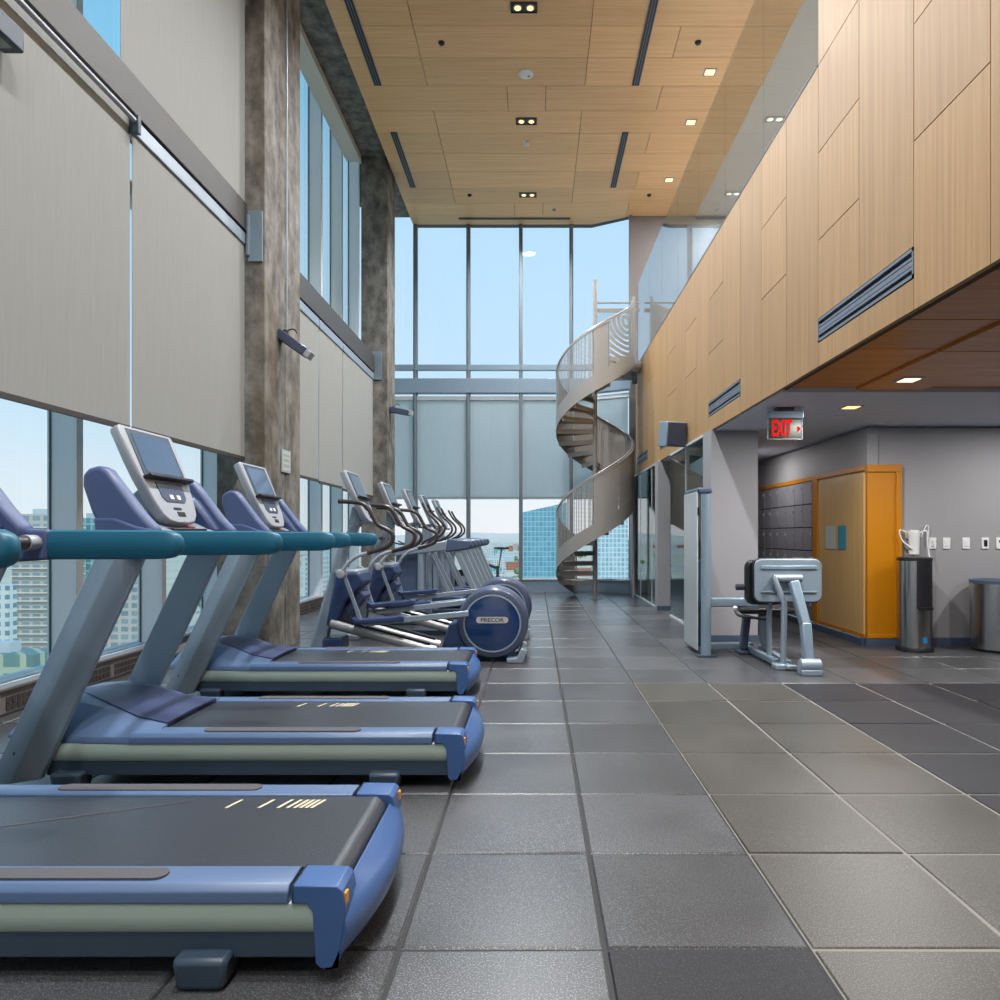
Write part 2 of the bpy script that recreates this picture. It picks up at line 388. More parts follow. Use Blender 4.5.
# sill, low convector
struct('trim_25', B(-3.9, -3.70, YF, YB, 0, .19).box(-3.72,-3.66,YF,YB,.165,.19), M['frame'])
def convector(y0, y1, label):
    r = empty('convector_cover', (-3.60, y0, 0), label, 'heater')
    L = y1-y0
    B(-.05, .03, 0, L, .0, .17).build('body', M['conv'], r, bevel=.004)
    B(-.055, .05, 0, L, .172, .192).build('top_ledge', M['conv'], r, bevel=.003)
    g = MB(); n = int(L/.05)
    for i in range(n):
        if i % 12 in (0,): continue
        g.box(.029, .036, i*.05+.006, i*.05+.044, .035, .075).box(.029, .036, i*.05+.006, i*.05+.044, .085, .125)
    g.build('grille', M['convd'], r)
    B(.03,.036,0,L,.012,.02).build('foot_line', M['convd'], r)
convector(-2, 6.85, 'low taupe convector cover under the window beside the treadmills')
convector(7.9, 12.5, 'low taupe convector cover under the window behind the elliptical machines')

# inner transom beam + brackets + shades
def beam(y0, y1, nm, xf, z0, z1):
    struct(nm, MB().box(-3.10, xf, y0, y1, z0, z1), M['framed'], bevel=.004)
beam(YF, 6.83, 'trim_26', -2.845, 4.22, 4.49); beam(7.87, 12.52, 'trim_27', -2.91, 4.17, 4.48)
for y, nm, xa, xb, za, zb_ in ((6.83,'trim_28',-2.84,-2.70,3.93,4.43), (12.52,'trim_29',-2.96,-2.78,4.04,4.55)):
    struct(nm, MB().box(xa, xb, y-.005, y+.02, za, zb_).box(xa, xa+.02, y-.04, y+.01, za+.05, zb_-.05), M['silverb'])
sh = 0
def shade(y0, y1, z0, z1, x, label, rail=True, curl=0, cass=True):
    r = empty('roller_shade', (x, y0, z0), label, 'window shade', 'grey roller shades on the window wall')
    L = y1-y0; H = z1-z0
    m = MB(); n = 12; t = .004
    P = []
    for k in range(n+1):
        z = H*k/n; c = curl*sin(pi*min(1,(k/n)))
        P.append((c, z))
    for (c0,za),(c1,zb) in zip(P, P[1:]):
        m.add([(0,c0,za),(0,L,za),(0,L,zb),(0,c1,zb),(t,c0,za),(t,L,za),(t,L,zb),(t,c1,zb)],
              [(0,1,2,3),(4,7,6,5),(0,4,5,1) if za == 0 else (0,3,7,4),(1,5,6,2)])
    m.build('shade_cloth', M['blind'], r)
    if rail: B(-.004, .010, 0, L, -.035, .004).build('hem_bar', M['framed'], r, bevel=.003)
    if cass: MB().box(-.06, .02, 0, L, H-.10, H+.02).build('cassette', M['silver'], r, bevel=.01)
    return r
shade(2.95, 4.89, 1.99, 4.20, -2.875, 'grey roller shade below the transom, left of the bright vertical gap', cass=False)
shade(4.92, 6.82, 1.99, 4.18, -2.875, 'grey roller shade below the transom, between the vertical gap and the near concrete column')
shade(.9, 2.94, 1.99, 4.20, -2.875, 'grey roller shade below the transom over the nearest treadmill', cass=False)
shade(-3.0, .89, 1.99, 4.20, -2.875, 'grey roller shade beside the camera', cass=False)
shade(7.9, 9.35, 1.97, 4.13, -2.94, 'grey roller shade just behind the near concrete column, below the transom')
shade(9.385, 10.51, 1.955, 4.13, -2.94, 'narrow middle grey roller shade between the two concrete columns')
shade(10.54, 12.5, 1.93, 4.13, -2.94, 'grey roller shade ending at the far concrete column')
shade(4.79, 6.84, 4.51, 8.0, -2.88, 'tall grey roller shade above the transom beside the near concrete column', rail=False, cass=False)
shade(-3, 3.5, 4.51, 8.0, -2.88, 'tall grey roller shade above the transom, out beyond the ceiling edge', rail=False, cass=False)
# shade tube under the transom
o = MB().tube([(-2.825,-2,4.145),(-2.825,4.86,4.145)], .018, 10).build('shade_tube', M['bright'], smooth=True)
tag(o, 'bright round shade tube running under the grey transom', 'shade tube')
o = MB().box(-2.87,-2.80,4.87,4.91,4.06,4.19).build('shade_bracket', M['steeld'], bevel=.005)
tag(o, 'small dark shade bracket at the top of the bright vertical gap', 'bracket')

# ------------------------------------------------------------------ far curtain wall
mx = [-2.58, -1.438, -.306, .783]
k = 30
for x in mx:
    struct('trim_%d' % k, MB().box(x-.04, x+.04, YB-.02, YB+.14, .1, CZ+.5 if x < -2.6 else CZ+.05).box(x-.018,x+.018,YB-.05,YB-.02,.1,CZ), M['mull'], bevel=.004); k += 1
edges = [XL]+mx
for a, b in zip(edges, edges[1:]):
    struct('window_%d' % wn, MB().box(a+.02, b-.02, YB+.08, YB+.10, .24, 8.34), M['glassB']); wn += 1
def yw(x): return YB if x <= 1.23 else YB-(x-1.23)*.53
struct('window_%d' % wn, MB().plan([(.80,YB+.08),(1.23,YB+.08),(1.98,yw(1.98)+.08),(1.98,yw(1.98)+.10),(1.24,YB+.10),(.80,YB+.10)], .24, 7.9), M['glassB']); wn += 1
# sill curb and rails
def wrail(nm, z0, z1, d0, d1, m):
    struct(nm, MB().plan([(XL,YB-d0),(1.23,YB-d0),(1.99,yw(1.99)-d0),(1.99,yw(1.99)+d1),(1.23,YB+d1),(XL,YB+d1)], z0, z1), m, bevel=.004)
wrail('trim_40', 0, .25, 0, .16, M['silverb']); wrail('trim_41', .25, .29, .02, .16, M['frame'])
wrail('trim_42', 4.27, 4.58, .06, .14, M['silverb']); wrail('trim_43', 4.12, 4.21, .0, .12, M['frame'])
wrail('trim_44', 4.76, 4.88, .04, .06, M['silverb'])
wrail('trim_45', 1.99, 2.03, -.02, .06, M['frame'])
struct('trim_46', MB().box(XL,-2.62,YB-.1,YB+.14,8.34,9.2).box(-2.6,1.23,YB+.02,YB+.16,CZ,CZ+.3).plan([(1.23,YB+.02),(2.0,14.46),(2.0,14.6),(1.23,YB+.16)],CZ,CZ+.3), M['framed'])
struct('trim_47', MB().box(1.97,2.03,14.40,14.50,0,CZ).box(2.031,2.4,14.41,14.5,2.4,4.6), M['taupe'])
names = ['far wall grey-blue shade half hidden behind the far concrete column','far wall grey-blue shade above the elliptical consoles','far wall grey-blue shade, the middle full-width one','far wall grey-blue shade left of the spiral stair']
for i,(a,b) in enumerate(zip(edges, edges[1:])):
    o = MB().box(a+.045, b-.045, YB+.02, YB+.025, 2.01, 4.14).build('roller_shade', M['blindb'])
    tag(o, names[i], 'window shade', 'far wall roller shades')
o = MB().plan([(.83,YB+.02),(1.23,YB+.02),(1.95,yw(1.95)+.02),(1.95,yw(1.95)+.025),(1.23,YB+.025),(.83,YB+.025)], 2.01, 4.14).build('roller_shade', M['blindb'])
tag(o, 'far wall grey-blue shade seen through the coils of the spiral stair', 'window shade', 'far wall roller shades')

# ------------------------------------------------------------------ walls
struct('wall_front', B(-4.0, XR+.2, YF-.15, YF, 0, 9.2), M['whitewall'])
struct('wall_right', B(XR, XR+.15, YF, 15, 0, 8.6), M['wall'])
struct('wall_mezzanine', B(2.02, XR, 14.44, 14.56, 4.4, CZ), M['taupe'])
# back wall under the mezzanine
struct('wall_back', B(3.66, XR, 7.60, 7.75, 0, 2.40), M['wall'])
struct('wall_bulkhead', B(3.64, 3.76, 7.56, 13.9, 1.99, 2.40).box(3.64, 3.80, 11.3, 13.9, 0, 1.99), M['wall'])
struct('baseboard_back', B(4.03, XR, 7.575, 7.60, 0, .09), M['base'])
struct('baseboard_left', B(3.60, 3.64, 7.60, 11.3, 0, .075), M['base'])
# piers of the glazed side room
for n,(x0,x1,y0,y1) in enumerate(((2.02,2.56,7.92,8.3),(1.99,2.20,11.2,11.45),(1.98,2.10,14.0,14.4))):
    o = struct('wall_pier_%d' % (n+1), B(x0,x1,y0,y1,0,2.43), M['wall'], bevel=.003)
struct('baseboard_pier', B(2.01,2.57,7.905,7.92,0,.07).box(1.98,2.21,11.185,11.2,0,.07), M['base'])
struct('wall_side_room', MB().plan([(2.57,8.3),(2.62,8.3),(3.92,13.9),(3.87,13.9)],0,2.42).box(2.1,3.9,13.9,14.0,0,2.42), M['wall'])
for a, b in ((8.3,10.35),(11.45,12.6),(12.62,14.0)):
    w = struct('window_%d' % wn, MB().box(2.035,2.047,a,b,.03,2.42), M['glassS']); wn += 1
    MB().box(2.02,2.06,a,b,0,.03).box(2.02,2.06,a,b,2.40,2.43).box(2.03,2.052,(a+b)/2-.006,(a+b)/2+.006,.03,2.4).build('window_frame', M['frame'], w)

# ------------------------------------------------------------------ mezzanine fascia
ZB, ZT = 2.43, 4.60
fa = MB(); g = .0035; TH = .03
def fpanel(y0, y1, z0, z1): fa.box(XF, XF+TH, y0+g, y1-g, z0+g, z1-g)
mods = [3.09+.627*k for k in range(-13, 18)]
mods = [m for m in mods if m < 13.9] + [13.97]
vents = [(3.717,4.971),(6.852,8.106),(10.0,11.24),(12.5,13.75)]
VZ0, VZ1 = 2.61, 2.77
def invent(y):
    for a, b in vents:
        if a-.05 < y < b+.05: return True
    return False
for i,(a,b) in enumerate(zip(mods, mods[1:])):
    top = ZT if a > 4.9 else CZ
    mid = (a+b)/2
    zs = [ZB, top]
    if invent(mid):
        fpanel(a, b, ZB, VZ0-.004); z_lo = VZ1+.004
    else: z_lo = ZB
    zz = [z_lo]
    k = round((a-3.09)/.627)
    if k in (-12,-10,-8,-6,-4,-2,0,2,4,7,9,11,14,16):
        zz += [3.34, 3.97] + ([4.60,5.3,6.6] if top > 5 else [])
    elif top > 5: zz += [6.2]
    zz.append(top)
    for p, q in zip(zz, zz[1:]): fpanel(a, b, p, q)
fa.box(XF+TH-.004, XF+TH+.05, mods[0], 13.97, ZB+.01, ZT-.005, 1)
fa.box(XF+TH-.004, XF+TH+.05, mods[0], 4.965, ZT-.005, CZ, 1)
struct('wall_fascia', fa, [M['wfas'], M['jointdark']])
struct('trim_50', MB().box(XF-.004, XF+.09, 4.985, 13.97, ZT, ZT+.012), M['steeld'])
# mezzanine slab & inner things
struct('trim_51', MB().box(XF+.09, XR, YF, 14.44, 4.40, 4.5), M['whitewall'])
# near high wall thickness
struct('trim_52', MB().box(XF+.08, XF+.3, YF, 4.96, 4.5, CZ), M['whitewall'])
# glass guard
ga = 4.99
gy = [4.99, 6.24, 7.49, 8.74, 9.99, 11.24, 12.49, 13.95]
for n,(a,b) in enumerate(zip(gy, gy[1:])):
    o = MB().box(XF+.02, XF+.032, a+.006, b-.006, ZT, 6.24).build('glass_guard_panel', M['glassG'])
    tag(o, kind='structure')
# soffit under mezzanine
so = MB()
so.box(XF+.04, XR, 5.80, 14.4, 2.42, 2.47, 0)
struct('ceiling_soffit', so, M['lintel'])
ws = MB()
jy = [YF, 1.2, 2.35, 3.2, 3.95, 4.57, 5.79]
for a, b in zip(jy, jy[1:]):
    xs = [XF+.005, 2.68, 3.26, 4.6, 6.2, XR] if a > 3 else [XF+.005, 3.26, 5.0, XR]
    for i,(p, q) in enumerate(zip(xs, xs[1:])):
        dz = .0 if (i+int(a*3)) % 2 == 0 else .018
        ws.box(p+.008, q-.008, a+.008, b-.008, 2.435+dz, 2.46+dz)
ws.box(XF+.04, XR, YF, 5.8, 2.475, 2.5, 1)
struct('ceiling_wood_soffit', ws, [M['wsof'], M['amber']])

# grilles in fascia
for (a, b), lb in zip(vents, ('long dark linear air grille in the wood fascia, the largest one', 'dark linear air grille in the wood fascia above the grey pier',
                             'small dark linear air grille just behind the wall speaker', 'small dark linear air grille at the far end of the wood fascia')):
    r = empty('air_grille', (XF, a, VZ0), lb, 'air vent', 'linear air grilles in the wood fascia')
    L = b-a
    MB().box(.015,.02,.01,L-.01,.01,.15).build('grille_back', M['black'], r)
    MB().box(-.004,.02,.0,L,.0,.018).box(-.004,.02,0,L,.142,.16).box(-.004,.02,0,.012,0,.16).box(-.004,.02,L-.012,L,0,.16).build('grille_frame', M['slotbar'], r)
    MB().box(-.001,.014,.012,L-.012,.045,.062).box(-.001,.014,.012,L-.012,.066,.094).box(-.001,.014,.012,L-.012,.10,.115).build('grille_bar', M['slotbar'], r)

# ceiling slots
for (x, y0, y1, lb) in ((-2.33,7.4,10.25,'black linear slot diffuser in the wood ceiling, near window side'), (-2.345,11.44,13.26,'black linear slot diffuser in the wood ceiling, far window side'),
                        (1.49,7.0,10.25,'black linear slot diffuser in the wood ceiling, near mezzanine side'), (1.50,11.44,13.26,'black linear slot diffuser in the wood ceiling, far mezzanine side')):
    r = empty('slot_diffuser', (x, y0, CZ), lb, 'air vent', 'slot diffusers in the wood ceiling'); L = y1-y0
    MB().box(-.055,.055,0,L,-.006,.002).build('slot_body', M['blackslot'], r)
    MB().box(-.02,-.014,.005,L-.005,-.012,-.006).box(.014,.02,.005,L-.005,-.012,-.006).box(-.055,-.05,0,L,-.012,-.006).box(.05,.055,0,L,-.012,-.006).build('slot_bar', M['slotbar'], r)
r = empty('slot_diffuser', (-.43, 14.56, CZ), 'thin dark slot crossing the ceiling at the far glass wall', 'air vent')
MB().box(-1.18,1.17,-.04,.04,-.01,.002).build('slot_body', M['blackslot'], r); MB().box(-1.18,1.17,-.006,.006,-.016,-.008).build('slot_bar', M['slotbar'], r)

# twin downlights
ORD = {8.73:'black twin downlight nearest the top of the photo', 11.13:'black twin downlight in the middle of the wood ceiling', 13.54:'black twin downlight nearest the far glass wall'}
for y in (-3.3,-.9,1.5,3.9,6.3,8.73,11.13,13.54):
    r = empty('twin_downlight', (-.14, y, CZ), ORD.get(y, 'black twin downlight overhead beyond the top of the photo'), 'ceiling light', 'twin downlights in the wood ceiling')
    MB().box(-.165,.165,-.085,.085,-.006,.002).build('housing', M['black'], r)
    MB().box(-.17,.17,-.09,-.08,-.014,-.004).box(-.17,.17,.08,.09,-.014,-.004).box(-.17,-.16,-.08,.08,-.014,-.004).box(.16,.17,-.08,.08,-.014,-.004).build('light_frame', M['blackslot'], r)
    for s in (-1, 1):
        MB().lathe([(.058,-.004),(.058,-.012),(.045,-.014)], s*.08, 0, 20).build('reflector', M['alu'], r, smooth=True)
        MB().lathe([(.001,-.02),(.04,-.018),(.042,-.012)], s*.08, 0, 16).build('lamp', M['lens'], r, smooth=True)
SQ = {9.95:'small square warm downlight on the mezzanine side, nearest of three', 11.16:'small square warm downlight on the mezzanine side, middle of three', 12.97:'small square warm downlight on the mezzanine side, farthest of three'}
for y in (9.95, 11.16, 12.97, 7.5, 5.6):
    r = empty('square_downlight', (2.52, y, CZ), SQ.get(y, 'small square downlight over the mezzanine'), 'ceiling light', 'square downlights over the mezzanine edge')
    MB().box(-.09,.09,-.08,.08,-.008,.002).build('housing', M['silverb'], r)
    MB().box(-.065,.065,-.055,.055,-.014,-.007).build('lamp', M['lens'], r)
for (x,y,lb) in ((3.85,11.08,'near square downlight in the white mezzanine ceiling seen through the glass guard'),(3.87,13.5,'far square downlight in the white mezzanine ceiling seen through the glass guard')):
    r = empty('square_downlight', (x, y, CZ), lb, 'ceiling light')
    MB().box(-.16,.16,-.08,.08,-.008,.002).build('housing', M['silverb'], r)
    for s in (-1,1): MB().lathe([(.05,-.006),(.05,-.012),(.02,-.014)], s*.075, 0, 16).build('lamp', M['lensw'], r)
# smoke detector, sprinklers
r = empty('smoke_detector', (-.13, 9.98, CZ), 'round white smoke detector between the first and second twin downlights', 'smoke detector')
MB().lathe([(.105,0),(.105,-.02),(.085,-.035),(.05,-.045),(.001,-.046)],0,0,28).build('detector_body', M['white'], r, smooth=True)
MB().lathe([(.02,-.045),(.02,-.052),(.001,-.053)],.04,0,10).build('indicator', M['silverb'], r)
r = empty('smoke_detector', (-.14, 11.74, CZ), 'small round white sensor just past the middle twin downlight', 'sensor')
MB().lathe([(.055,0),(.055,-.03),(.03,-.06),(.001,-.065)],0,0,20).build('detector_body', M['white'], r, smooth=True)
for (x,y,lb) in ((-1.27,9.36,'dark round sprinkler cover in the ceiling left of the white smoke detector'),(-1.285,13.55,'dark round sprinkler cover in the ceiling left of the farthest twin downlight'),
                 (2.21,9.35,'dark round sprinkler cover in the ceiling near the nearest square downlight'),(2.24,13.55,'dark round sprinkler cover in the ceiling near the far end of the glass guard'),
                 (.39,14.16,'small dome fixture in the ceiling near the far slot')):
    o = MB().lathe([(.045,0),(.045,-.01),(.03,-.012),(.028,-.03),(.001,-.03)],x,y,18).build('sprinkler_head', M['blackslot'] if x != .39 else M['alu'], smooth=True)
    for v in o.data.vertices: v.co.z += CZ
    tag(o, lb, 'sprinkler')
# lower soffit lights
for (x,y,z,lb) in ((3.05,9.9,2.42,'unseen recessed light added in the corridor soffit to brighten the lockers'),(2.96,6.46,2.42,'lit square recessed light in the grey soffit beside the exit sign'),(2.92,5.39,2.435,'small square recessed light in the dark wood soffit'),  # corridor one is added out of view to brighten the lockers
                (5.4,6.46,2.42,'recessed light in the grey soffit out beyond the right edge'),(5.4,4.0,2.435,'recessed light in the wood soffit out beyond the right edge'),
                (2.92,2.0,2.435,'recessed light in the wood soffit beside the camera')):
    r = empty('recessed_light', (x,y,z), lb, 'ceiling light', 'square recessed soffit lights')
    MB().box(-.085,.085,-.085,.085,-.006,.002).build('light_frame', M['silver'], r)
    MB().box(-.062,.062,-.062,.062,-.010,-.005).build('lamp', M['lens'] if y > 6 else M['lensw'], r)
for (x,y,lb) in ((3.07,7.0,'small flat disc in the grey soffit behind the recessed light'),(3.75,7.38,'left one of two thin white rings in the grey soffit'),(3.95,7.38,'right one of two thin white rings in the grey soffit')):
    o = MB().lathe([(.07,0),(.07,-.008),(.05,-.012),(.001,-.012)],x,y,22).build('soffit_disc', M['lintel'] if x<3.5 else M['white'], smooth=True)
    for v in o.data.vertices: v.co.z += 2.42
    tag(o, lb, 'ceiling disc')

# ------------------------------------------------------------------ exit sign
r = empty('exit_sign', (2.36, 6.52, 2.42), 'edge-lit red EXIT sign hanging from the grey soffit', 'sign')
MB().box(-.09,.07,-.05,.05,-.03,0).build('ceiling_plate', M['black'], r)
MB().box(-.165,.165,-.04,.04,-.105,-.03).build('sign_housing', M['silverb'], r, bevel=.008)
MB().box(-.16,.16,-.006,.006,-.29,-.105).build('sign_panel', M['exitpan'], r)
MB().box(-.165,-.158,-.009,.009,-.295,-.105).box(.158,.165,-.009,.009,-.295,-.105).box(-.165,.165,-.009,.009,-.298,-.291).build('sign_frame', M['bright'], r)
text('lettering', 'EXIT', .215, (-.032,-.012,-.2), (pi/2,0,0), M['redglow'], r, .003, .004, .44)
MB().add([(.118,-.012,-.17),(.118,-.012,-.23),(.15,-.012,-.2),(.118,-.008,-.17),(.118,-.008,-.23),(.15,-.008,-.2)],[(0,1,2),(3,5,4),(0,3,4,1),(1,4,5,2),(2,5,3,0)]).build('arrow', M['redglow'], r)

# ------------------------------------------------------------------ amber partition, door, lockers
PZ = 1.99
struct('wall_amber_return', B(3.64,3.99,7.555,7.60,.09,PZ-.07), M['amber'])
struct('trim_60', B(3.635,4.01,7.535,7.60,PZ-.08,PZ).box(3.95,4.01,7.535,7.60,0.131,PZ-.081).box(3.63,3.66,7.601,11.3,PZ-.055,PZ).box(3.635,4.01,7.535,7.555,.09,.13), M['amber'], bevel=.003)
struct('baseboard_amber', B(3.62,4.04,7.54,7.6,0,.09), M['base'])
struct('wall_amber_panel', B(3.655,3.76,7.57,8.94,.08,PZ-.055), M['wdoor'])
r = empty('door_1', (3.64,7.62,.08)); tag(r, kind='structure')
B(-.003,.016,.02,1.24,.02,PZ-.16).build('door_leaf', M['wdoor'], r)
B(-.014,.016,1.25,1.40,0,PZ-.13).box(-.006,.016,0,1.4,0,.05).build('door_frame', M['amber'], r, bevel=.004)
o = B(3.630,3.634,8.06,8.27,1.05,1.33).build('wall_poster', M['paperb']); tag(o, 'small blue poster on the wood door', 'poster')
o = B(3.630,3.634,8.36,8.62,1.05,1.33).build('wall_poster', M['paperw']); tag(o, 'small pale paper notice on the wood door, left of the blue one', 'notice')
lb = empty('locker_bank', (3.66, 9.07, .08), 'bank of grey steel lockers in the recess beside the amber door frame', 'lockers')
B(.0,.3,0,2.22,0,1.862).build('locker_body', M['steeld'], lb)
for c in range(7):
    for q in range(6):
        d = B(-.016,0,c*.314+.006,c*.314+.308,q*.31+.006,q*.31+.304).build('door', M['locker'], lb, bevel=.003)
        MB().box(-.028,-.015,c*.314+.04,c*.314+.062,q*.31+.20,q*.31+.24).build('handle', M['bright'], d)

# ------------------------------------------------------------------ water cooler, filter, plates, bin
r = empty('water_cooler', (4.015, 7.30, 0), 'tall stainless steel and black water cooler beside the amber wall', 'water cooler')
MB().lathe([(.18,0),(.18,.03),(.17,.05)],0,0,40).build('base', M['black'], r, smooth=True)
MB().lathe([(.168,.05),(.168,.95)],0,0,48).build('body', M['stain'], r, smooth=True)
MB().lathe([(.172,.95),(.172,.975),(.16,.985),(.001,.985)],0,0,40).build('top', M['black'], r, smooth=True)
def arc_panel(r0, a0, a1, z0, z1, n=10, t=.006):
    m = MB(); R = []
    for i in range(n+1):
        a = radians(a0+(a1-a0)*i/n)
        R.append([(r0*cos(a),r0*sin(a),z0),((r0+t)*cos(a),(r0+t)*sin(a),z0),((r0+t)*cos(a),(r0+t)*sin(a),z1),(r0*cos(a),r0*sin(a),z1)])
    return m.loft(R)
arc_panel(.168,-112,-52,.46,.955).build('dispenser_panel', M['black'], r)
arc_panel(.174,-108,-56,.44,.47,8,.02).build('drip_tray', M['black'], r)
arc_panel(.175,-72,-70,.86,.87,1,.002).build('indicator', M['skyb'], r)
arc_panel(.168,-92,-76,.10,.16,6,.003).build('sticker', M['skyb'], r)
r = empty('water_filter', (4.13, 7.52, 1.0), 'white water filter canister with loose tubes on the wall above the cooler', 'water filter')
MB().lathe([(.04,0),(.052,.01),(.055,.2),(.06,.22),(.06,.26),(.03,.275),(.001,.275)],0,0,24).build('canister', M['white'], r, smooth=True)
MB().tube(catmull([(.06,0,.24),(.13,-.02,.26),(.14,-.02,.12),(.15,-.03,.0),(.15,-.05,-.02)]), .008, 8).build('tube', M['white'], r, smooth=True)
MB().tube(catmull([(-.05,0,.24),(-.16,-.01,.27),(-.13,-.01,.16),(-.06,-.06,.08)]), .007, 8).build('tube', M['white'], r, smooth=True)
MB().tube(catmull([(.1,.04,.2),(.16,.05,.32),(.19,.05,.3),(.185,.06,.12)]), .005, 8).build('tube', M['white'], r, smooth=True)
MB().box(-.05,.05,.05,.078,.18,.25).build('bracket', M['white'], r)
for i,(x,lb,dk) in enumerate(((4.375,'white wall switch plate nearest the water filter',0),(4.53,'second white wall switch plate from the water filter',0),(4.745,'third white wall switch plate from the water filter',0),(4.955,'white wall plate with a dark insert, left of the thermostat',1),(5.14,'white wall thermostat with a dark display at the right edge',2))):
    r = empty('switch_plate' if dk < 2 else 'thermostat', (x,7.60,1.13), lb, 'wall plate')
    w = .04 if dk < 2 else .065
    MB().box(-w,w,-.012,0,-.062,.062).build('cover_plate', M['white'], r, bevel=.003)
    if dk == 1: MB().box(-.018,.018,-.016,-.011,-.035,.035).build('insert', M['black'], r)
    elif dk == 2: MB().box(-.035,.035,-.016,-.011,.01,.035).build('display', M['black'], r)
    else: MB().box(-.018,.018,-.018,-.011,-.033,.033).build('rocker', M['white'], r, bevel=.002)
r = empty('trash_bin', (4.89, 7.30, 0), 'round stainless steel trash bin with a blue rim', 'trash bin')
MB().lathe([(.24,0),(.25,.02),(.25,.03)],0,0,40).build('base', M['black'], r, smooth=True)
MB().lathe([(.25,.03),(.25,.71)],0,0,56).build('body', M['stain'], r, smooth=True)
MB().lathe([(.256,.71),(.256,.745),(.235,.75),(.20,.74),(.19,.70),(.001,.69)],0,0,48).build('rim', M['base'], r, smooth=True)

# ------------------------------------------------------------------ console used by the cardio machines
def console(root, bx, bz, w=1.0, name='console'):
    """tilted display head: bottom at (bx,bz), leaning forward (-x)"""
    t = Vector((-.205,0,.49)).normalized(); nrm = Vector((t.z,0,-t.x)).normalized(); o = Vector((bx,0,bz))
    def P(u, v, d): return tuple(o + Vector((0,u*w,0)) + t*v + nrm*d)
    half = [(.06,0),(.13,.012),(.175,.05),(.205,.12),(.225,.21),(.24,.27),(.252,.36),(.256,.52),(.246,.54)]
    out = [(u,v) for u,v in half]+[(-u,v) for u,v in reversed(half)]
    c = MB().loft([[P(u,v,-.055) for u,v in [(a*.9,b) for a,b in out]],[P(u,v,-.01) for u,v in out],[P(u*.985,.008+v*.985,.008) for u,v in out]]).build(name, M['bright'], root, bevel=.006)
    def rect(u0,u1,v0,v1,d0,d1): return MB().loft([[P(u0,v0,d0),P(u1,v0,d0),P(u1,v1,d0),P(u0,v1,d0)],[P(u0,v0,d1),P(u1,v0,d1),P(u1,v1,d1),P(u0,v1,d1)]])
    rect(-.205,.205,.265,.525,.006,.012).build('bezel', M['steeld'], c, bevel=.003)
    rect(-.175,.175,.285,.50,.011,.014).build('screen', M['screen'], c)
    rect(-.22,.22,.245,.262,.0,.05).build('reading_ledge', M['black'], c, bevel=.004)
    k = MB().loft([[P(u,v,.007) for u,v in ((-.13,.235),(.13,.235),(.12,.15),(.09,.125),(-.09,.125),(-.12,.15))],[P(u,v,.012) for u,v in ((-.13,.235),(.13,.235),(.12,.15),(.09,.125),(-.09,.125),(-.12,.15))]]).build('keypad', M['slate'], c)
    b = MB()
    for u in (-.05,.02):
        vs = MB().loft([[P(u,.14,.012),P(u+.035,.14,.012),P(u+.035,.165,.012),P(u,.165,.012)],[P(u,.14,.016),P(u+.035,.14,.016),P(u+.035,.165,.016),P(u,.165,.016)]])
        b.add(vs.v, vs.f)
    b.build('button', M['white'], c)
    rect(-.03,.045,.045,.07,.007,.011).build('stop_key', M['black'], c)
    rect(-.05,.025,.082,.094,.007,.011).build('stop_key', M['black'], c)
    return c

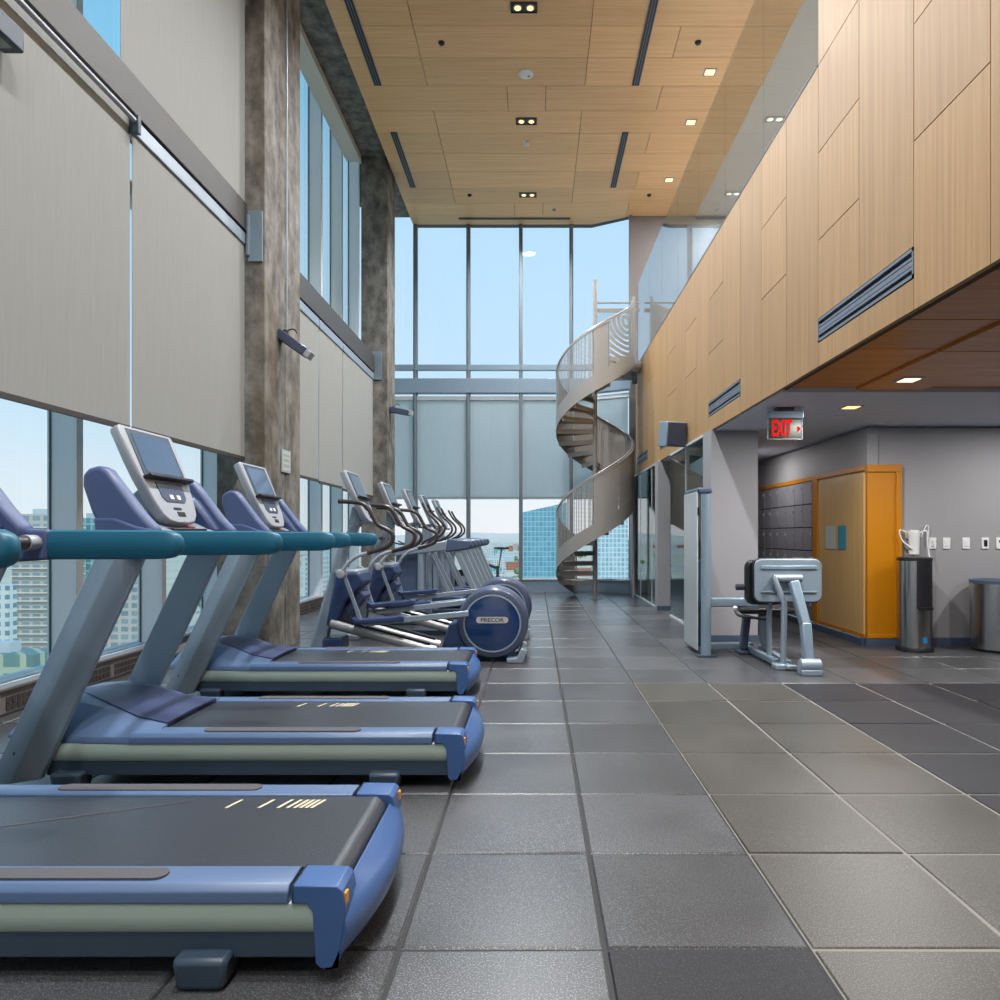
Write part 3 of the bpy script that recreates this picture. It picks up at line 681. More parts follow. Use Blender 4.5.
# ------------------------------------------------------------------ treadmills
def make_treadmill(label, loc):
    r = empty('treadmill', loc, label, 'treadmill', 'treadmills by the window')
    # lower frame
    MB().box(-2.02,-.09,-.375,-.33,.065,.14).box(-2.02,-.09,.33,.375,.065,.14).box(-2.0,-.1,-.33,.33,.09,.15).build('lower_frame', M['steeld'], r, bevel=.004)
    for s in (-1,1):
        prof = [(s*.375,.136),(s*.385,.15),(s*.387,.185),(s*.382,.217),(s*.34,.217),(s*.34,.136)]
        MB().loft([[(-2.0,y,z) for y,z in prof],[(-.097,y,z) for y,z in prof]]).build('side_rail', M['sage'], r, smooth=True)
        pr2 = [(s*.388,.218),(s*.388,.25),(s*.372,.268),(s*.285,.272),(s*.272,.266),(s*.272,.22)]
        MB().loft([[(-1.62,y,z) for y,z in pr2],[(-.165,y,z) for y,z in pr2]]).build('foot_rail', M['lavblue'], r, smooth=False, bevel=.004)
        n = 8; pp = []
        for a in range(n+1): pp.append((-.55+.03*sin(pi*a/n), s*.33-.03*cos(pi*a/n)))
        for a in range(n+1): pp.append((-1.25-.03*sin(pi*a/n), s*.33+.03*cos(pi*a/n)))
        MB().plan(pp, .268, .2755).build('grip_pad', M['pad'], r)
    # belt with roller end
    prof = [(-1.72,.262),(-.085,.262)]
    for a in range(0,181,15): prof.append((-.085+.05*sin(radians(a)), .212+.05*cos(radians(a))))
    prof += [(-1.72,.162)]
    be = MB().prism(prof, -.268, .268).build('running_belt', M['belt'], r, smooth=True)
    mk = MB()
    for x in (-.565,-.45,-.383,-.35,-.325,-.305,-.285,-.265):
        mk.add([(x-.02,.16,.2635),(x-.008,.16,.2635),(x+.018,.235,.2635),(x+.006,.235,.2635)], [(0,1,2,3)])
    mk.build('belt_marking', mat('mark', srgb(200,190,160), .6) if 'mark' not in bpy.data.materials else bpy.data.materials['mark'], be)
    # rear end cap: U of two arms and a bowed rear bar
    ec = MB()
    for s in (-1,1):
        pr = [(-.155,.265),(-.155,.05) if 0 else (-.10,.20),(-.085,.05),(-.04,.045),(-.012,.06),(.0,.12),(.004,.262)]
        pr = [(-.155,.222),(-.115,.222),(-.098,.20),(-.09,.06),(-.075,.045),(-.045,.048),(-.022,.10),(-.008,.2),(-.016,.255),(-.032,.268),(-.155,.270)]
        y0, y1 = (s*.272, s*.392)
        ec.prism(pr, min(y0,y1), max(y0,y1))
    bow = lambda y: -.004+.058*(1-(y/.39)**2)
    ysn = [-.39+.78*i/16 for i in range(17)]
    R = []
    for y in ysn:
        b = bow(y)
        R.append([(-.032,y,.05),(b-.05,y,.045),(b-.016,y,.085),(b,y,.14),(b-.008,y,.18),(b-.024,y,.20),(-.026,y,.238),(-.034,y,.225)])
    ec.loft(R)
    e = ec.build('rear_end_cap', M['blue'], r, bevel=.012, seg=3)
    MB().add([(bow(y)+.0006 if 0 else bow(y)-.006,y,z) for y in (-.24,-.12,0,.12,.24) for z in (.112,.2)],[(0,2,3,1),(2,4,5,3),(4,6,7,5),(6,8,9,7)])
    for s in (-1,1):
        MB().box(-.030,-.008,s*.37-.012,s*.37+.012,.215,.245).build('reflector', M['orange'], e)
        MB().disc_y([(.012,s*.0-.006),(.012,.006)],0,0,12)
        for z in (.15,.11):
            q = MB().lathe([(.001,.006),(.008,.004),(.01,0)],0,0,12).build('screw_cap', M['lavblue'], e, smooth=True)
            q.location = (-.014 if z > .12 else -.022, s*.372, z); q.rotation_euler = (0,pi/2,0)
        MB().box(-.152,-.149,min(s*.27,s*.392),max(s*.27,s*.392),.222,.2725).build('cap_joint', M['black'], e)
    # motor hood
    st = [(-1.30,.272,.38,.38),(-1.50,.280,.385,.30),(-1.66,.305,.385,.26),(-1.82,.36,.38,.25),(-1.98,.392,.365,.24),(-2.12,.385,.34,.22),(-2.22,.33,.31,.2),(-2.28,.24,.28,.2)]
    R = []
    for x,zt,hw,ht in st:
        R.append([(x,-hw,.2185),(x,-hw,.225),(x,-hw*.985,.25 if zt > .26 else .235),(x,-ht,zt),(x,-ht*.4,zt+.006),(x,ht*.4,zt+.006),(x,ht,zt),(x,hw*.985,.25 if zt > .26 else .235),(x,hw,.225),(x,hw,.2185)])
    h = MB().loft(R[1:]).build('motor_hood', M['lavblue'], r, bevel=.01, seg=2)
    R = []
    for x,zt,hw,ht in st[1:6]:
        ww = {-1.50:.26,-1.66:.235,-1.82:.2,-1.98:.12,-2.12:.03}[x]
        R.append([(x,-ww,zt-.02),(x,-ww,zt+.009),(x,0,zt+.014),(x,ww,zt+.009),(x,ww,zt-.02)])
    MB().loft(R).build('hood_inset', M['navyd'], h, smooth=True)
    # feet
    for x in (-.39,-1.9):
        for s in (-1.37,1.37):
            MB().loft([[(x-.06,s*.27-.05,0),(x+.06,s*.27-.05,0),(x+.06,s*.27+.05,0),(x-.06,s*.27+.05,0)],[(x-.065,s*.27-.055,.02),(x+.065,s*.27-.055,.02),(x+.065,s*.27+.055,.02),(x-.065,s*.27+.055,.02)],
                       [(x-.075,s*.27-.06,.09),(x+.075,s*.27-.06,.09),(x+.075,s*.27+.06,.09),(x-.075,s*.27+.06,.09)]]).build('foot', M['steeld'], r, bevel=.015)
    # uprights
    for s in (-1,1):
        yc = s*.43
        sec = [(-.10,s*-.045),(-.10,s*.045),(.0,s*.05),(.10,s*-.015),(.10,s*-.045)]
        R = []
        for x,z,k in ((-2.12,.06,1),(-1.62,1.13,.98)):
            R.append([(x+a*k,yc+b,z) for a,b in sec])
        u = MB().loft(R).build('upright', M['silverb'], r, bevel=.006)
        for (zz) in ((.2,) if s < 0 else (.2,1.05)):
            xx = -2.12+(zz-.06)*.467
            MB().disc_y([(.009,yc+s*.044),(.009,yc+s*.048),(.001,yc+s*.048)],xx-.04,zz,12).build('bolt', M['black'], u)
        # rail
        P = [(-1.36,0),(-.95,0)]
        sect = lambda x,hh,ww: [(x, yc+ww*cos(2*pi*k/16)*.5, 1.1825+hh*.5*max(-1,min(1,1.25*sin(2*pi*k/16)))) for k in range(16)]
        R = [sect(-1.37,.115,.075),sect(-.96,.113,.078),sect(-.93,.11,.076),sect(-.905,.10,.07),sect(-.885,.083,.058),sect(-.872,.055,.04),sect(-.867,.02,.016)]
        rr = MB().loft(R).build('handrail', M['teal'], r, smooth=True)
        for k in (): pass
        pr = [(-1.372,1.124),(-1.372,1.241),(-1.44,1.241),(-1.54,1.262),(-1.64,1.30),(-1.74,1.30),(-1.72,1.13),(-1.62,1.11)]
        MB().prism(pr, yc-.036, yc+.036).build('rail_bracket', M['lav'], r, bevel=.012, seg=3)
        # wing
        wp = [(-1.70,1.20),(-1.76,1.33),(-1.80,1.45),(-1.80,1.505),(-1.77,1.535),(-1.72,1.55),(-1.68,1.53),(-1.62,1.45),(-1.53,1.33),(-1.45,1.245),(-1.47,1.19)]
        y0, y1 = sorted((s*.375, s*.455))
        wg = MB().prism(wp, y0, y1).build('dash_wing', M['lav'], r, bevel=.022, seg=3)
        ip = [(-1.70,1.22),(-1.76,1.34),(-1.76,1.45),(-1.70,1.47),(-1.64,1.42),(-1.56,1.31),(-1.51,1.24)]
        y0, y1 = sorted((s*.29, s*.385))
        MB().prism(ip, y0, y1).build('wing_inset', M['navy'], wg, bevel=.02, seg=3)
    MB().loft([[(x,-.40,z) for x,z in ((-1.76,1.15),(-1.52,1.18),(-1.50,1.235),(-1.56,1.255),(-1.74,1.34))],[(x,.40,z) for x,z in ((-1.76,1.15),(-1.52,1.18),(-1.50,1.235),(-1.56,1.255),(-1.74,1.34))]]).build('dash_tray', M['silver'], r, bevel=.012)
    MB().box(-1.57,-1.52,-.16,.2,1.243,1.256).build('tray_insert', M['black'], r, bevel=.004)
    MB().box(-1.55,-1.53,.02,.08,1.25,1.264).build('safety_clip', M['red'], r)
    MB().tube([(-1.42,-.41,1.19),(-1.42,.41,1.19)], .026, 12).build('grip_bar', M['grip'], r, smooth=True)
    MB().tube([(-1.42,-.41,1.19),(-1.42,-.34,1.19)], .031, 12).tube([(-1.42,.34,1.19),(-1.42,.41,1.19)], .031, 12).build('bar_end', M['bright'], r, smooth=True)
    MB().prism([(-1.76,1.2),(-1.63,1.2),(-1.61,1.28),(-1.67,1.40),(-1.72,1.48),(-1.79,1.42)], -.1, .1).build('console_neck', M['silver'], r, bevel=.015)
    console(r, -1.552, 1.275)
    return r
tm1 = make_treadmill('treadmill nearest the camera, only its grey belt and blue rear half in view', (-.505, 2.26, 0))
MB().add([(-1.75,-.2,.2636),(-1.73,-.2,.2636),(-.72,.225,.2636),(-.735,.225,.2636)],[(0,1,2,3)]).build('belt_seam', M['pad'], [c for c in tm1.children if c.name.startswith('running_belt')][0])
tm2 = copy_tree(tm1); tm2.location = (-.327, 3.69, 0); tm2['label'] = 'middle treadmill of three, its display standing before the shade edge'
for c in tm2.children_recursive:
    if c.name.startswith('belt_seam'): bpy.data.objects.remove(c)
tm3 = copy_tree(tm2); tm3.location = (-.483, 5.47, 0); tm3['label'] = 'farthest treadmill of three, standing in front of the concrete column'
for t_, dx in ((tm2,-.42),(tm3,-.47)):
    for c in t_.children_recursive:
        if c.name.startswith('belt_marking'): c.location.x = dx

# ------------------------------------------------------------------ elliptical trainers
def px(x, y, Y, ox): return ((x-535)*Y/F-ox, EYE-(y-535)*Y/F)
def make_elliptical(loc, label):
    OX, OY = -.41, 6.82
    r = empty('elliptical_trainer', loc, label, 'elliptical trainer', 'elliptical trainers behind the treadmills')
    W = MB().disc_y([(.001,-.2),(.27,-.2),(.29,-.205),(.325,-.19),(.345,-.15),(.348,0),(.345,.15),(.325,.19),(.29,.205),(.27,.2),(.001,.2)],0,.37,56).build('drive_housing', M['slate'], r, smooth=True)
    for s in (-1,1):
        MB().disc_y([(.001,s*.208),(.25,s*.208),(.262,s*.203)],0,.37,56).build('side_disc', M['gloss'], W, smooth=True)
        MB().disc_y([(.262,s*.200),(.262,s*.214),(.276,s*.214),(.28,s*.200)],0,.37,56).build('trim_ring', M['silverb'], W, smooth=True)
        pts = []
        for k in range(9): pts.append((.125+.03*sin(pi*k/8), .405-.03*cos(pi*k/8)))
        for k in range(9): pts.append((-.125-.03*sin(pi*k/8), .405+.03*cos(pi*k/8)))
        b = MB().prism(pts, *sorted((s*.208,s*.216))).build('badge', M['badge'], W)
        text('lettering', 'PRECOR', .052, (0, s*.2175, .405), (pi/2,0,0 if s < 0 else pi), M['steeld'], b, .0008, .001, 1.15)
    MB().prism([(-.36,.03),(.2,.03),(.2,.12),(0,.16),(-.30,.40),(-.42,.36),(-.5,.12)], -.15, .15).build('rear_base', M['navy'], r, bevel=.02)
    MB().prism([(.14,0),(.30,0),(.33,.12),(.28,.14),(.24,.05),(.14,.04)], -.26, .26).build('rear_foot', M['silver'], r, bevel=.008)
    # floor rail and ramp tubes
    MB().box(-1.72,.1,-.05,.05,.02,.09).build('floor_beam', M['steeld'], r, bevel=.008)
    for s in (-1,1):
        MB().tube([(-1.555,s*.17,.37),(-.55,s*.17,.10)], .05, 14).build('ramp_tube', M['alu'], r, smooth=True)
        MB().bar((-1.50,s*.17,.415),(-.60,s*.17,.17), .05,.02).build('ramp_track', M['black'], r)
        # link arm and pedal
        ph = -.06 if s < 0 else .10
        ay = s*.27
        MB().bar((-1.22,ay,.395+ph*.3),(-.22,ay,.50+ph*.4), .035,.055).build('link_arm', M['silver'], r, bevel=.006)
        zz = .465+ph*.6
        MB().prism([(-1.30,zz-.035),(-1.27,zz-.05),(-.84,zz-.02),(-.82,zz+.015),(-.84,zz+.04),(-.90,zz+.022),(-1.26,zz-.005),(-1.31,zz+.02)], ay-.075, ay+.075).build('pedal', M['navy'], r, bevel=.01)
        # pivoting handlebar
        sh = 0 if s < 0 else .08
        Yn = 6.48
        p = [px(a,b,Yn,OX) for a,b in ((342,573),(347,565),(356,557),(368,553),(380,549.5))]
        MB().tube(catmull([(x+sh,s*.36,z) for x,z in p]), .019, 10).build('arm_link', M['bright'], r, smooth=True)
        p = [px(a,b,Yn,OX) for a,b in ((368,553),(380,549.5),(390,545),(393.5,537),(390,531),(379,525),(374,518),(369,509),(362,503.5),(350,502),(339,501.5))]
        MB().tube(catmull([(x+sh,s*.36,z) for x,z in p]), .021, 10).build('handlebar', M['grip'], r, smooth=True)
        x,z = px(342,574,6.5,OX)
        MB().disc_y([(.001,s*.30),(.045,s*.30),(.05,s*.34),(.035,s*.385),(.001,s*.39)],x,z,20).build('pivot_cap', M['bright'], r, smooth=True)
        # lower swing link
        MB().bar((x+.02,s*.33,z),(-1.24,s*.30,.42), .03,.03).build('swing_link', M['silver'], r)
    # mast
    m = [(-1.745,.02,.075),(-1.62,.55,.06),(-1.48,1.09,.045),(-1.38,1.28,.04),(-1.30,1.42,.04)]
    R = []
    for x,z,h in m: R.append([(x-h,-.06,z),(x-h*.6,-.075,z),(x+h,-.05,z),(x+h,.05,z),(x-h*.6,.075,z),(x-h,.06,z)])
    MB().loft(R).build('mast', M['silver'], r, bevel=.006)
    MB().box(-1.82,-1.66,-.28,.28,0,.06).build('front_foot', M['silver'], r, bevel=.01)
    MB().box(-1.66,-1.46,-.13,.13,.03,.22).build('front_base', M['navy'], r, bevel=.02)
    sp = [px(a,b,6.7,OX) for a,b in ((337,574),(362,572),(365,582),(348,600),(338,625),(328,625))]
    MB().prism(sp, -.20,.20).build('front_shroud', M['navy'], r, bevel=.02)
    sp = [px(a,b,6.7,OX) for a,b in ((360,590),(366,596),(352,612),(345,628),(334,630),(342,610))]
    MB().prism(sp, -.13,.13).build('curved_guard', M['navyd'], r, bevel=.015)
    x0,z0 = px(336,577,6.7,OX); x1,z1 = px(364,568,6.7,OX)
    MB().box(x0,x1-.03,-.2,.2,z0+.02,z1-.01).build('pivot_cover', M['silver'], r, bevel=.02)
    MB().tube([(-1.42,-.2,1.18),(-1.42,.2,1.18)],.02,10).build('static_bar', M['grip'], r, smooth=True)
    console(r, -1.20, 1.34)
    MB().prism([(-1.42,1.32),(-1.31,1.30),(-1.29,1.40),(-1.38,1.50)], -.07,.07).build('console_neck', M['silver'], r, bevel=.01)
    return r
el = make_elliptical((-.41, 6.82, 0), 'elliptical trainer with the big blue badge disc facing the camera')
e2 = copy_tree(el); e2.location = (-.385, 8.27, 0); e2['label'] = 'elliptical trainer standing just behind the one with the badge disc in view'

# ------------------------------------------------------------------ tall motion trainers
def make_amt(loc, label):
    OX = -.45
    r = empty('motion_trainer', loc, label, 'motion trainer', 'motion trainers behind the ellipticals')
    for s in (-1,1):
        y = s*.36
        MB().loft([[(-1.45,y-.04,z) for z in (.93,1.02)]+[(-1.45,y+.04,z) for z in (1.02,.93)],[(-.74,y-.045,z) for z in (1.01,1.15)]+[(-.74,y+.045,z) for z in (1.15,1.01)]]).build('top_beam', M['silver'], r, bevel=.015)
        MB().prism([(-.76,.985),(-.44,1.03),(-.40,1.08),(-.42,1.15),(-.74,1.17)], y-.055,y+.055).build('rear_cap', M['shroud'], r, bevel=.02)
        MB().bar((-.62,y,1.02),(-.30,y,.30),.06,.08).bar((-.30,y,.34),(-.12,y,0),.06,.08).build('rear_leg', M['silver'], r, bevel=.012)
        MB().tube([(-1.10,y,.97),(-1.10,y,.05)],.045,14).build('side_tube', M['silver'], r, smooth=True)
        MB().box(-1.6,-.1,y-.03,y+.03,0,.06).build('floor_rail', M['steeld'], r, bevel=.01)
        MB().tube(catmull([(-1.15,s*.22,1.02),(-1.08,s*.24,1.12),(-.93,s*.26,1.20),(-.86,s*.26,1.29),(-.89,s*.26,1.39),(-1.02,s*.24,1.52),(-1.10,s*.22,1.66)]), .017, 10).build('handlebar', M['grip'], r, smooth=True)
        MB().bar((-1.0,s*.2,.95),(-.7,s*.2,.35),.04,.05).build('pedal_arm', M['silver'], r)
        MB().prism([(-.95,.30),(-.52,.33),(-.50,.38),(-.95,.36)], s*.2-.08, s*.2+.08).build('pedal', M['navy'], r, bevel=.01)
    MB().prism([(-1.50,.05),(-1.05,.05),(-1.12,.5),(-1.14,1.02),(-1.22,1.10),(-1.46,1.04)], -.26,.26).build('front_shroud', M['shroud'], r, bevel=.03)
    MB().prism([(-1.38,1.0),(-1.22,1.0),(-1.20,1.2),(-1.25,1.40),(-1.36,1.38)], -.09,.09).build('console_mast', M['silver'], r, bevel=.02)
    console(r, -1.15, 1.36)
    MB().tube([(-1.14,-.24,1.33),(-1.14,.24,1.33)],.018,10).build('static_bar', M['grip'], r, smooth=True)
    MB().box(-1.62,-1.5,-.38,.38,0,.07).build('front_foot', M['silver'], r, bevel=.01)
    MB().box(-.18,-.06,-.40,.40,0,.05).build('rear_foot', M['silver'], r, bevel=.01)
    return r
am = make_amt((-.45, 9.73, 0), 'first motion trainer, its slate-blue beam cap nearest the camera')
for y, lb in ((11.15,'second motion trainer, between the nearest and the farthest one'),(12.57,'third motion trainer, the one closest to the far glass wall')):
    c = copy_tree(am); c.location = (-.45, y, 0); c['label'] = lb

# ------------------------------------------------------------------ exercise bikes at the far end
def make_bike(loc, rz, label):
    r = empty('exercise_bike', loc, label, 'exercise bike', None, rz)
    MB().disc_y([(.001,-.02),(.2,-.02),(.235,-.028),(.235,.028),(.2,.02),(.001,.02)],.42,.30,36).build('flywheel', M['black'], r, smooth=True)
    MB().disc_y([(.001,-.034),(.1,-.034),(.1,.034),(.001,.034)],.42,.30,24).build('hub', M['silver'], r, smooth=True)
    MB().bar((.45,0,.28),(.28,0,.82),.05,.05).bar((-.28,0,.55),(.3,0,.75),.05,.06).bar((-.45,0,.06),(.1,0,.45),.05,.06).bar((-.28,0,.3),(-.28,0,.6),.05,.06).build('bike_frame', M['steeld'], r, bevel=.01)
    MB().bar((.30,0,.74),(.10,0,.70),.054,.07).build('frame_accent', M['red'], r, bevel=.01)
    MB().box(-.5,-.42,-.25,.25,0,.05).box(.42,.5,-.25,.25,0,.05).box(-.45,.45,-.03,.03,.02,.06).build('floor_stand', M['steeld'], r, bevel=.01)
    MB().tube([(-.30,0,.55),(-.36,0,.93)],.018).build('seat_post', M['alu'], r, smooth=True)
    MB().loft([[(-.50,-.1,.93),(-.50,.1,.93),(-.50,.1,.98),(-.50,-.1,.98)],[(-.36,-.08,.93),(-.36,.08,.93),(-.36,.07,.98),(-.36,-.07,.98)],[(-.2,-.02,.94),(-.2,.02,.94),(-.2,.02,.97),(-.2,-.02,.97)]]).build('saddle', M['vinyl'], r, bevel=.012)
    MB().tube([(.28,0,.8),(.25,0,1.02)],.02).tube(catmull([(.50,-.2,1.1),(.40,-.22,1.05),(.25,-.2,1.03),(.25,.2,1.03),(.40,.22,1.05),(.50,.2,1.1)]),.016).build('handlebar', M['black'], r, smooth=True)
    MB().box(-.03,.03,-.12,.12,.28,.32).bar((0,-.1,.3),(.08,-.1,.16),.02,.03).box(.02,.16,-.17,-.1,.13,.16).bar((0,.1,.3),(-.08,.1,.44),.02,.03).box(-.16,-.02,.1,.17,.43,.46).build('crank', M['silver'], r)
    return r
make_bike((-1.03, 13.9, 0), pi+.2, 'dark exercise bike with a red patch and black saddle by the far glass wall')
b = copy_tree(bpy.data.objects['exercise_bike']); b.location = (-2.35, 14.0, 0); b.rotation_euler = (0,0,pi-.1); b['label'] = 'exercise bike hidden behind the consoles of the motion trainers'

# ------------------------------------------------------------------ leg press
lp = empty('leg_press_machine', (2.3, 6.7, 0), 'grey seated leg press machine with weight tower in front of the grey pier', 'leg press')
lp_o = Vector((2.3,6.7,0))
class LB(MB):
    def build(s, *a, **k):
        s.v = [(x-lp_o.x, y-lp_o.y, z) for x,y,z in s.v]; return MB.build(s, *a, **k)
LB().box(1.635,1.655,6.98,7.58,.05,1.66).box(1.655,1.78,7.56,7.58,.05,1.66).build('stack_shroud', mat('shroud metal', srgb(176,182,182), .3, metal=.2, noise=.05), lp, bevel=.01)
LB().box(1.66,1.76,7.05,7.52,.1,.95).build('weight_stack', M['steeld'], lp)
LB().box(1.64,1.79,6.95,7.59,1.64,1.70).build('tower_cap', M['base'], lp, bevel=.02)
LB().tube([(1.715,6.92,.0),(1.715,6.92,1.63)],.05,20).build('front_post', M['silverb'], lp, smooth=True)
LB().box(1.62,1.81,6.86,7.0,0,.02).build('post_foot', M['steeld'], lp)
LB().tube([(1.78,7.3,.75),(1.80,7.28,1.25)],.02,8).build('cable', M['black'], lp, smooth=True)
LB().box(1.642,1.660,6.97,7.0,1.42,1.50).build('instruction_plate', M['black'], lp)
LB().bar((1.72,7.0,.54),(2.25,7.0,.54),.09,.09).build('upper_beam', M['silverb'], lp, bevel=.012)
LB().bar((1.72,7.28,.05),(2.30,7.28,.05),.08,.07).bar((1.72,6.95,.05),(1.72,7.3,.05),.07,.07).bar((2.20,7.30,.05),(2.24,6.42,.04),.06,.06).bar((2.36,7.2,.05),(2.33,6.35,.04),.06,.06).build('floor_frame', M['silverb'], lp, bevel=.01)
LB().bar((2.14,7.1,.05),(2.18,7.1,.40),.09,.07).box(2.08,2.22,7.02,7.18,0,.04).build('seat_post', M['slate'], lp, bevel=.01)
LB().bar((2.33,6.95,.05),(2.30,6.95,.42),.07,.08).build('seat_support', M['silver'], lp, bevel=.01)
LB().plan([(2.02,6.78),(2.56,6.78),(2.56,7.2),(2.08,7.2)], .44, .50).build('seat_pad', M['vinyl'], lp, bevel=.025, seg=3)
LB().tube(catmull([(2.25,6.72,.40),(2.10,6.7,.42),(1.98,6.72,.44),(1.96,6.76,.50)]),.014,8).build('seat_handle', M['black'], lp, smooth=True)
LB().lathe([(.02,.49),(.025,.51),(.001,.53)],1.96,6.76,12).build('handle_knob', M['white'], lp, smooth=True)
def rr(x0,x1,z0,z1,c,n=6):
    P = []
    for cx,cz,a0 in ((x1-c,z1-c,0),(x0+c,z1-c,90),(x0+c,z0+c,180),(x1-c,z0+c,270)):
        for k in range(n+1):
            a = radians(a0+90*k/n); P.append((cx+c*cos(a), cz+c*sin(a)))
    return P
LB().prism(rr(1.995,2.34,.56,.985,.07), 6.50,6.60).build('back_pad', M['vinyl'], lp, bevel=.02, seg=3)
LB().prism(rr(2.035,2.68,.585,1.005,.07), 6.445,6.475).build('plate_edge', M['black'], lp, bevel=.008)
LB().prism(rr(2.045,2.67,.595,.995,.065), 6.42,6.446).build('foot_plate', M['plate'], lp, bevel=.008)
LB().box(2.10,2.62,6.405,6.425,.90,.935).box(2.10,2.62,6.405,6.425,.68,.70).build('plate_rib', M['silverb'], lp, bevel=.006)
LB().tube([(2.20,6.37,.82),(2.46,6.37,.82)],.035,14).build('pivot_tube', M['silver'], lp, smooth=True)
LB().tube([(2.19,6.34,.84),(2.275,6.30,.60),(2.26,6.28,.03)],.028,12).tube([(2.20,6.46,.7),(2.24,6.60,.42),(2.24,6.6,.06)],.025,10).build('press_arm', M['silver'], lp, smooth=True)
LB().tube([(2.45,6.42,.76),(2.52,6.42,.42)],.014,10).build('rod', M['bright'], lp, smooth=True)
LB().bar((2.345,6.26,.80),(2.405,6.14,.42),.09,.085).bar((2.405,6.14,.44),(2.41,6.08,.09),.09,.085).build('main_arm', M['silverb'], lp, bevel=.014)
LB().box(2.17,2.32,6.22,6.34,0,.05).box(2.26,2.36,6.18,6.24,.01,.05).build('arm_foot', M['silver'], lp, bevel=.01)
LB().tube([(2.31,6.02,.085),(2.49,6.02,.085)],.055,18).box(2.31,2.49,5.96,6.08,0,.05).build('counterweight', M['silver'], lp, bevel=.008)
LB().add([(2.335,6.205,.735),(2.385,6.205,.735),(2.36,6.208,.785),(2.335,6.215,.735),(2.385,6.215,.735),(2.36,6.218,.785)],[(0,1,2),(3,5,4),(0,3,4,1),(1,4,5,2),(2,5,3,0)]).build('warning_sticker', M['yellow'], lp)
LB().tube([(1.93,6.62,.72),(2.0,6.62,.72)],.03,12).build('side_knob', M['steeld'], lp, smooth=True)

# ------------------------------------------------------------------ wall speaker & small fixtures
r = empty('wall_speaker', (XF, 9.3, 2.62), 'grey box speaker on a bracket on the wood fascia', 'speaker')
sp = MB().box(-.17,.13,-.12,.12,-.16,.17).build('speaker_cabinet', M['silverb'], r, bevel=.01); sp.location = (-.17,0,-.05); sp.rotation_euler = (radians(8),0,radians(18))
g = MB().box(-.155,.115,-.128,-.118,-.145,.155).build('speaker_grille', M['slate'], sp)
MB().box(-.02,0,-.04,.04,-.06,.06).bar((-.02,0,0),(-.16,.0,0),.03,.03).build('wall_bracket', M['black'], r)
def spotcam(loc, label, dirx, cable=True):
    r = empty('surveillance_camera', loc, label, 'camera')
    MB().lathe([(.035,0),(.03,.05),(.001,.055)],0,0,16).tube(catmull([(0,0,.0),(.03,0,.05),(.09,0,.06),(.12,0,.02)]),.008,8).build('mount_arm', M['black'], r, smooth=True)
    b = MB().bar((-.08,0,.02),(.22,-.0,-.19),.13,.10).build('camera_body', M['slate'], r, bevel=.012)
    MB().bar((.215,0,-.186),(.27,0,-.225),.12,.085).build('lens_hood', M['bright'], r, bevel=.008)
    if cable: MB().tube([(-.0,.03,.06),(.0,.03,2.6),(.0,.03,5.1)],.009,8).build('conduit', M['silver'], r, smooth=True)
    return r
spotcam((-2.62,7.25,3.32), 'grey camera on a bracket with conduit on the near concrete column', 1)
r2 = spotcam((-2.60,12.75,3.55), 'grey camera with looping cable on the far concrete column', 1, False)
r2.rotation_euler = (0,radians(-25),0)
r = empty('wall_notice', (-2.675, 7.40, 2.0), 'small framed notice on the near concrete column', 'notice')
MB().box(0,.008,-.13,.13,-.11,.13).build('notice_frame', M['bright'], r)
MB().box(.006,.010,-.11,.11,-.09,.11).build('notice_paper', M['paperw'], r)
MB().box(.009,.011,-.085,.085,.055,.085).box(.009,.011,-.085,.085,.0,.035).box(.009,.011,-.085,.085,-.06,-.02).build('notice_print', mat('print', srgb(150,160,150), .7), r)
# overhead fixture at the top left
r = empty('hanging_fixture', (-2.85, 3.1, 3.81), 'dark grey box fixture with glass underside at the top left corner', 'fixture')
MB().box(-.015,.10,-.5,.62,.0,.12).build('fixture_body', M['steeld'], r, bevel=.012)
MB().box(.0,.08,-.4,.56,-.008,.002).build('fixture_glass', mat('green glass', srgb(120,150,140), .15, coat=.5), r)
MB().box(-.005,.09,-.41,.57,-.004,.003).build('fixture_rim', M['steeld'], r)
MB().box(-.012,.03,-.3,-.24,.1,.312).build('hanger', M['steeld'], r)

# ------------------------------------------------------------------ spiral stair
XC, YC, R0 = 1.153, 13.26, .745
def zb(ph): return 1.17+(ph-270)*1.35/180
stair = empty('spiral_stair', (XC, YC, 0), 'taupe metal spiral staircase with perforated guard by the far glass wall', 'staircase')
MB().tube([(0,0,0),(0,0,6.12)],.042,20).build('centre_pole', M['stair'], stair, smooth=True)
MB().lathe([(.12,0),(.12,.015),(.05,.02)],0,0,24).build('pole_base', M['stair'], stair, smooth=True)
def ribbon(p0, p1, o0, o1, rad, th, step=6):
    n = max(2, int((p1-p0)/step)); Rr = []
    for i in range(n+1):
        ph = p0+(p1-p0)*i/n; a = radians(ph); z0 = max(.0, zb(ph)+o0); z1 = zb(ph)+o1
        ca, sa = cos(a), sin(a)
        Rr.append([(rad*ca,rad*sa,z0),((rad+th)*ca,(rad+th)*sa,z0),((rad+th)*ca,(rad+th)*sa,z1),(rad*ca,rad*sa,z1)])
    return MB().loft(Rr)
P0, P1 = 116, 720
ribbon(P0,P1,0,.30,R0-.005,.012).build('stringer', M['stair'], stair, smooth=True)
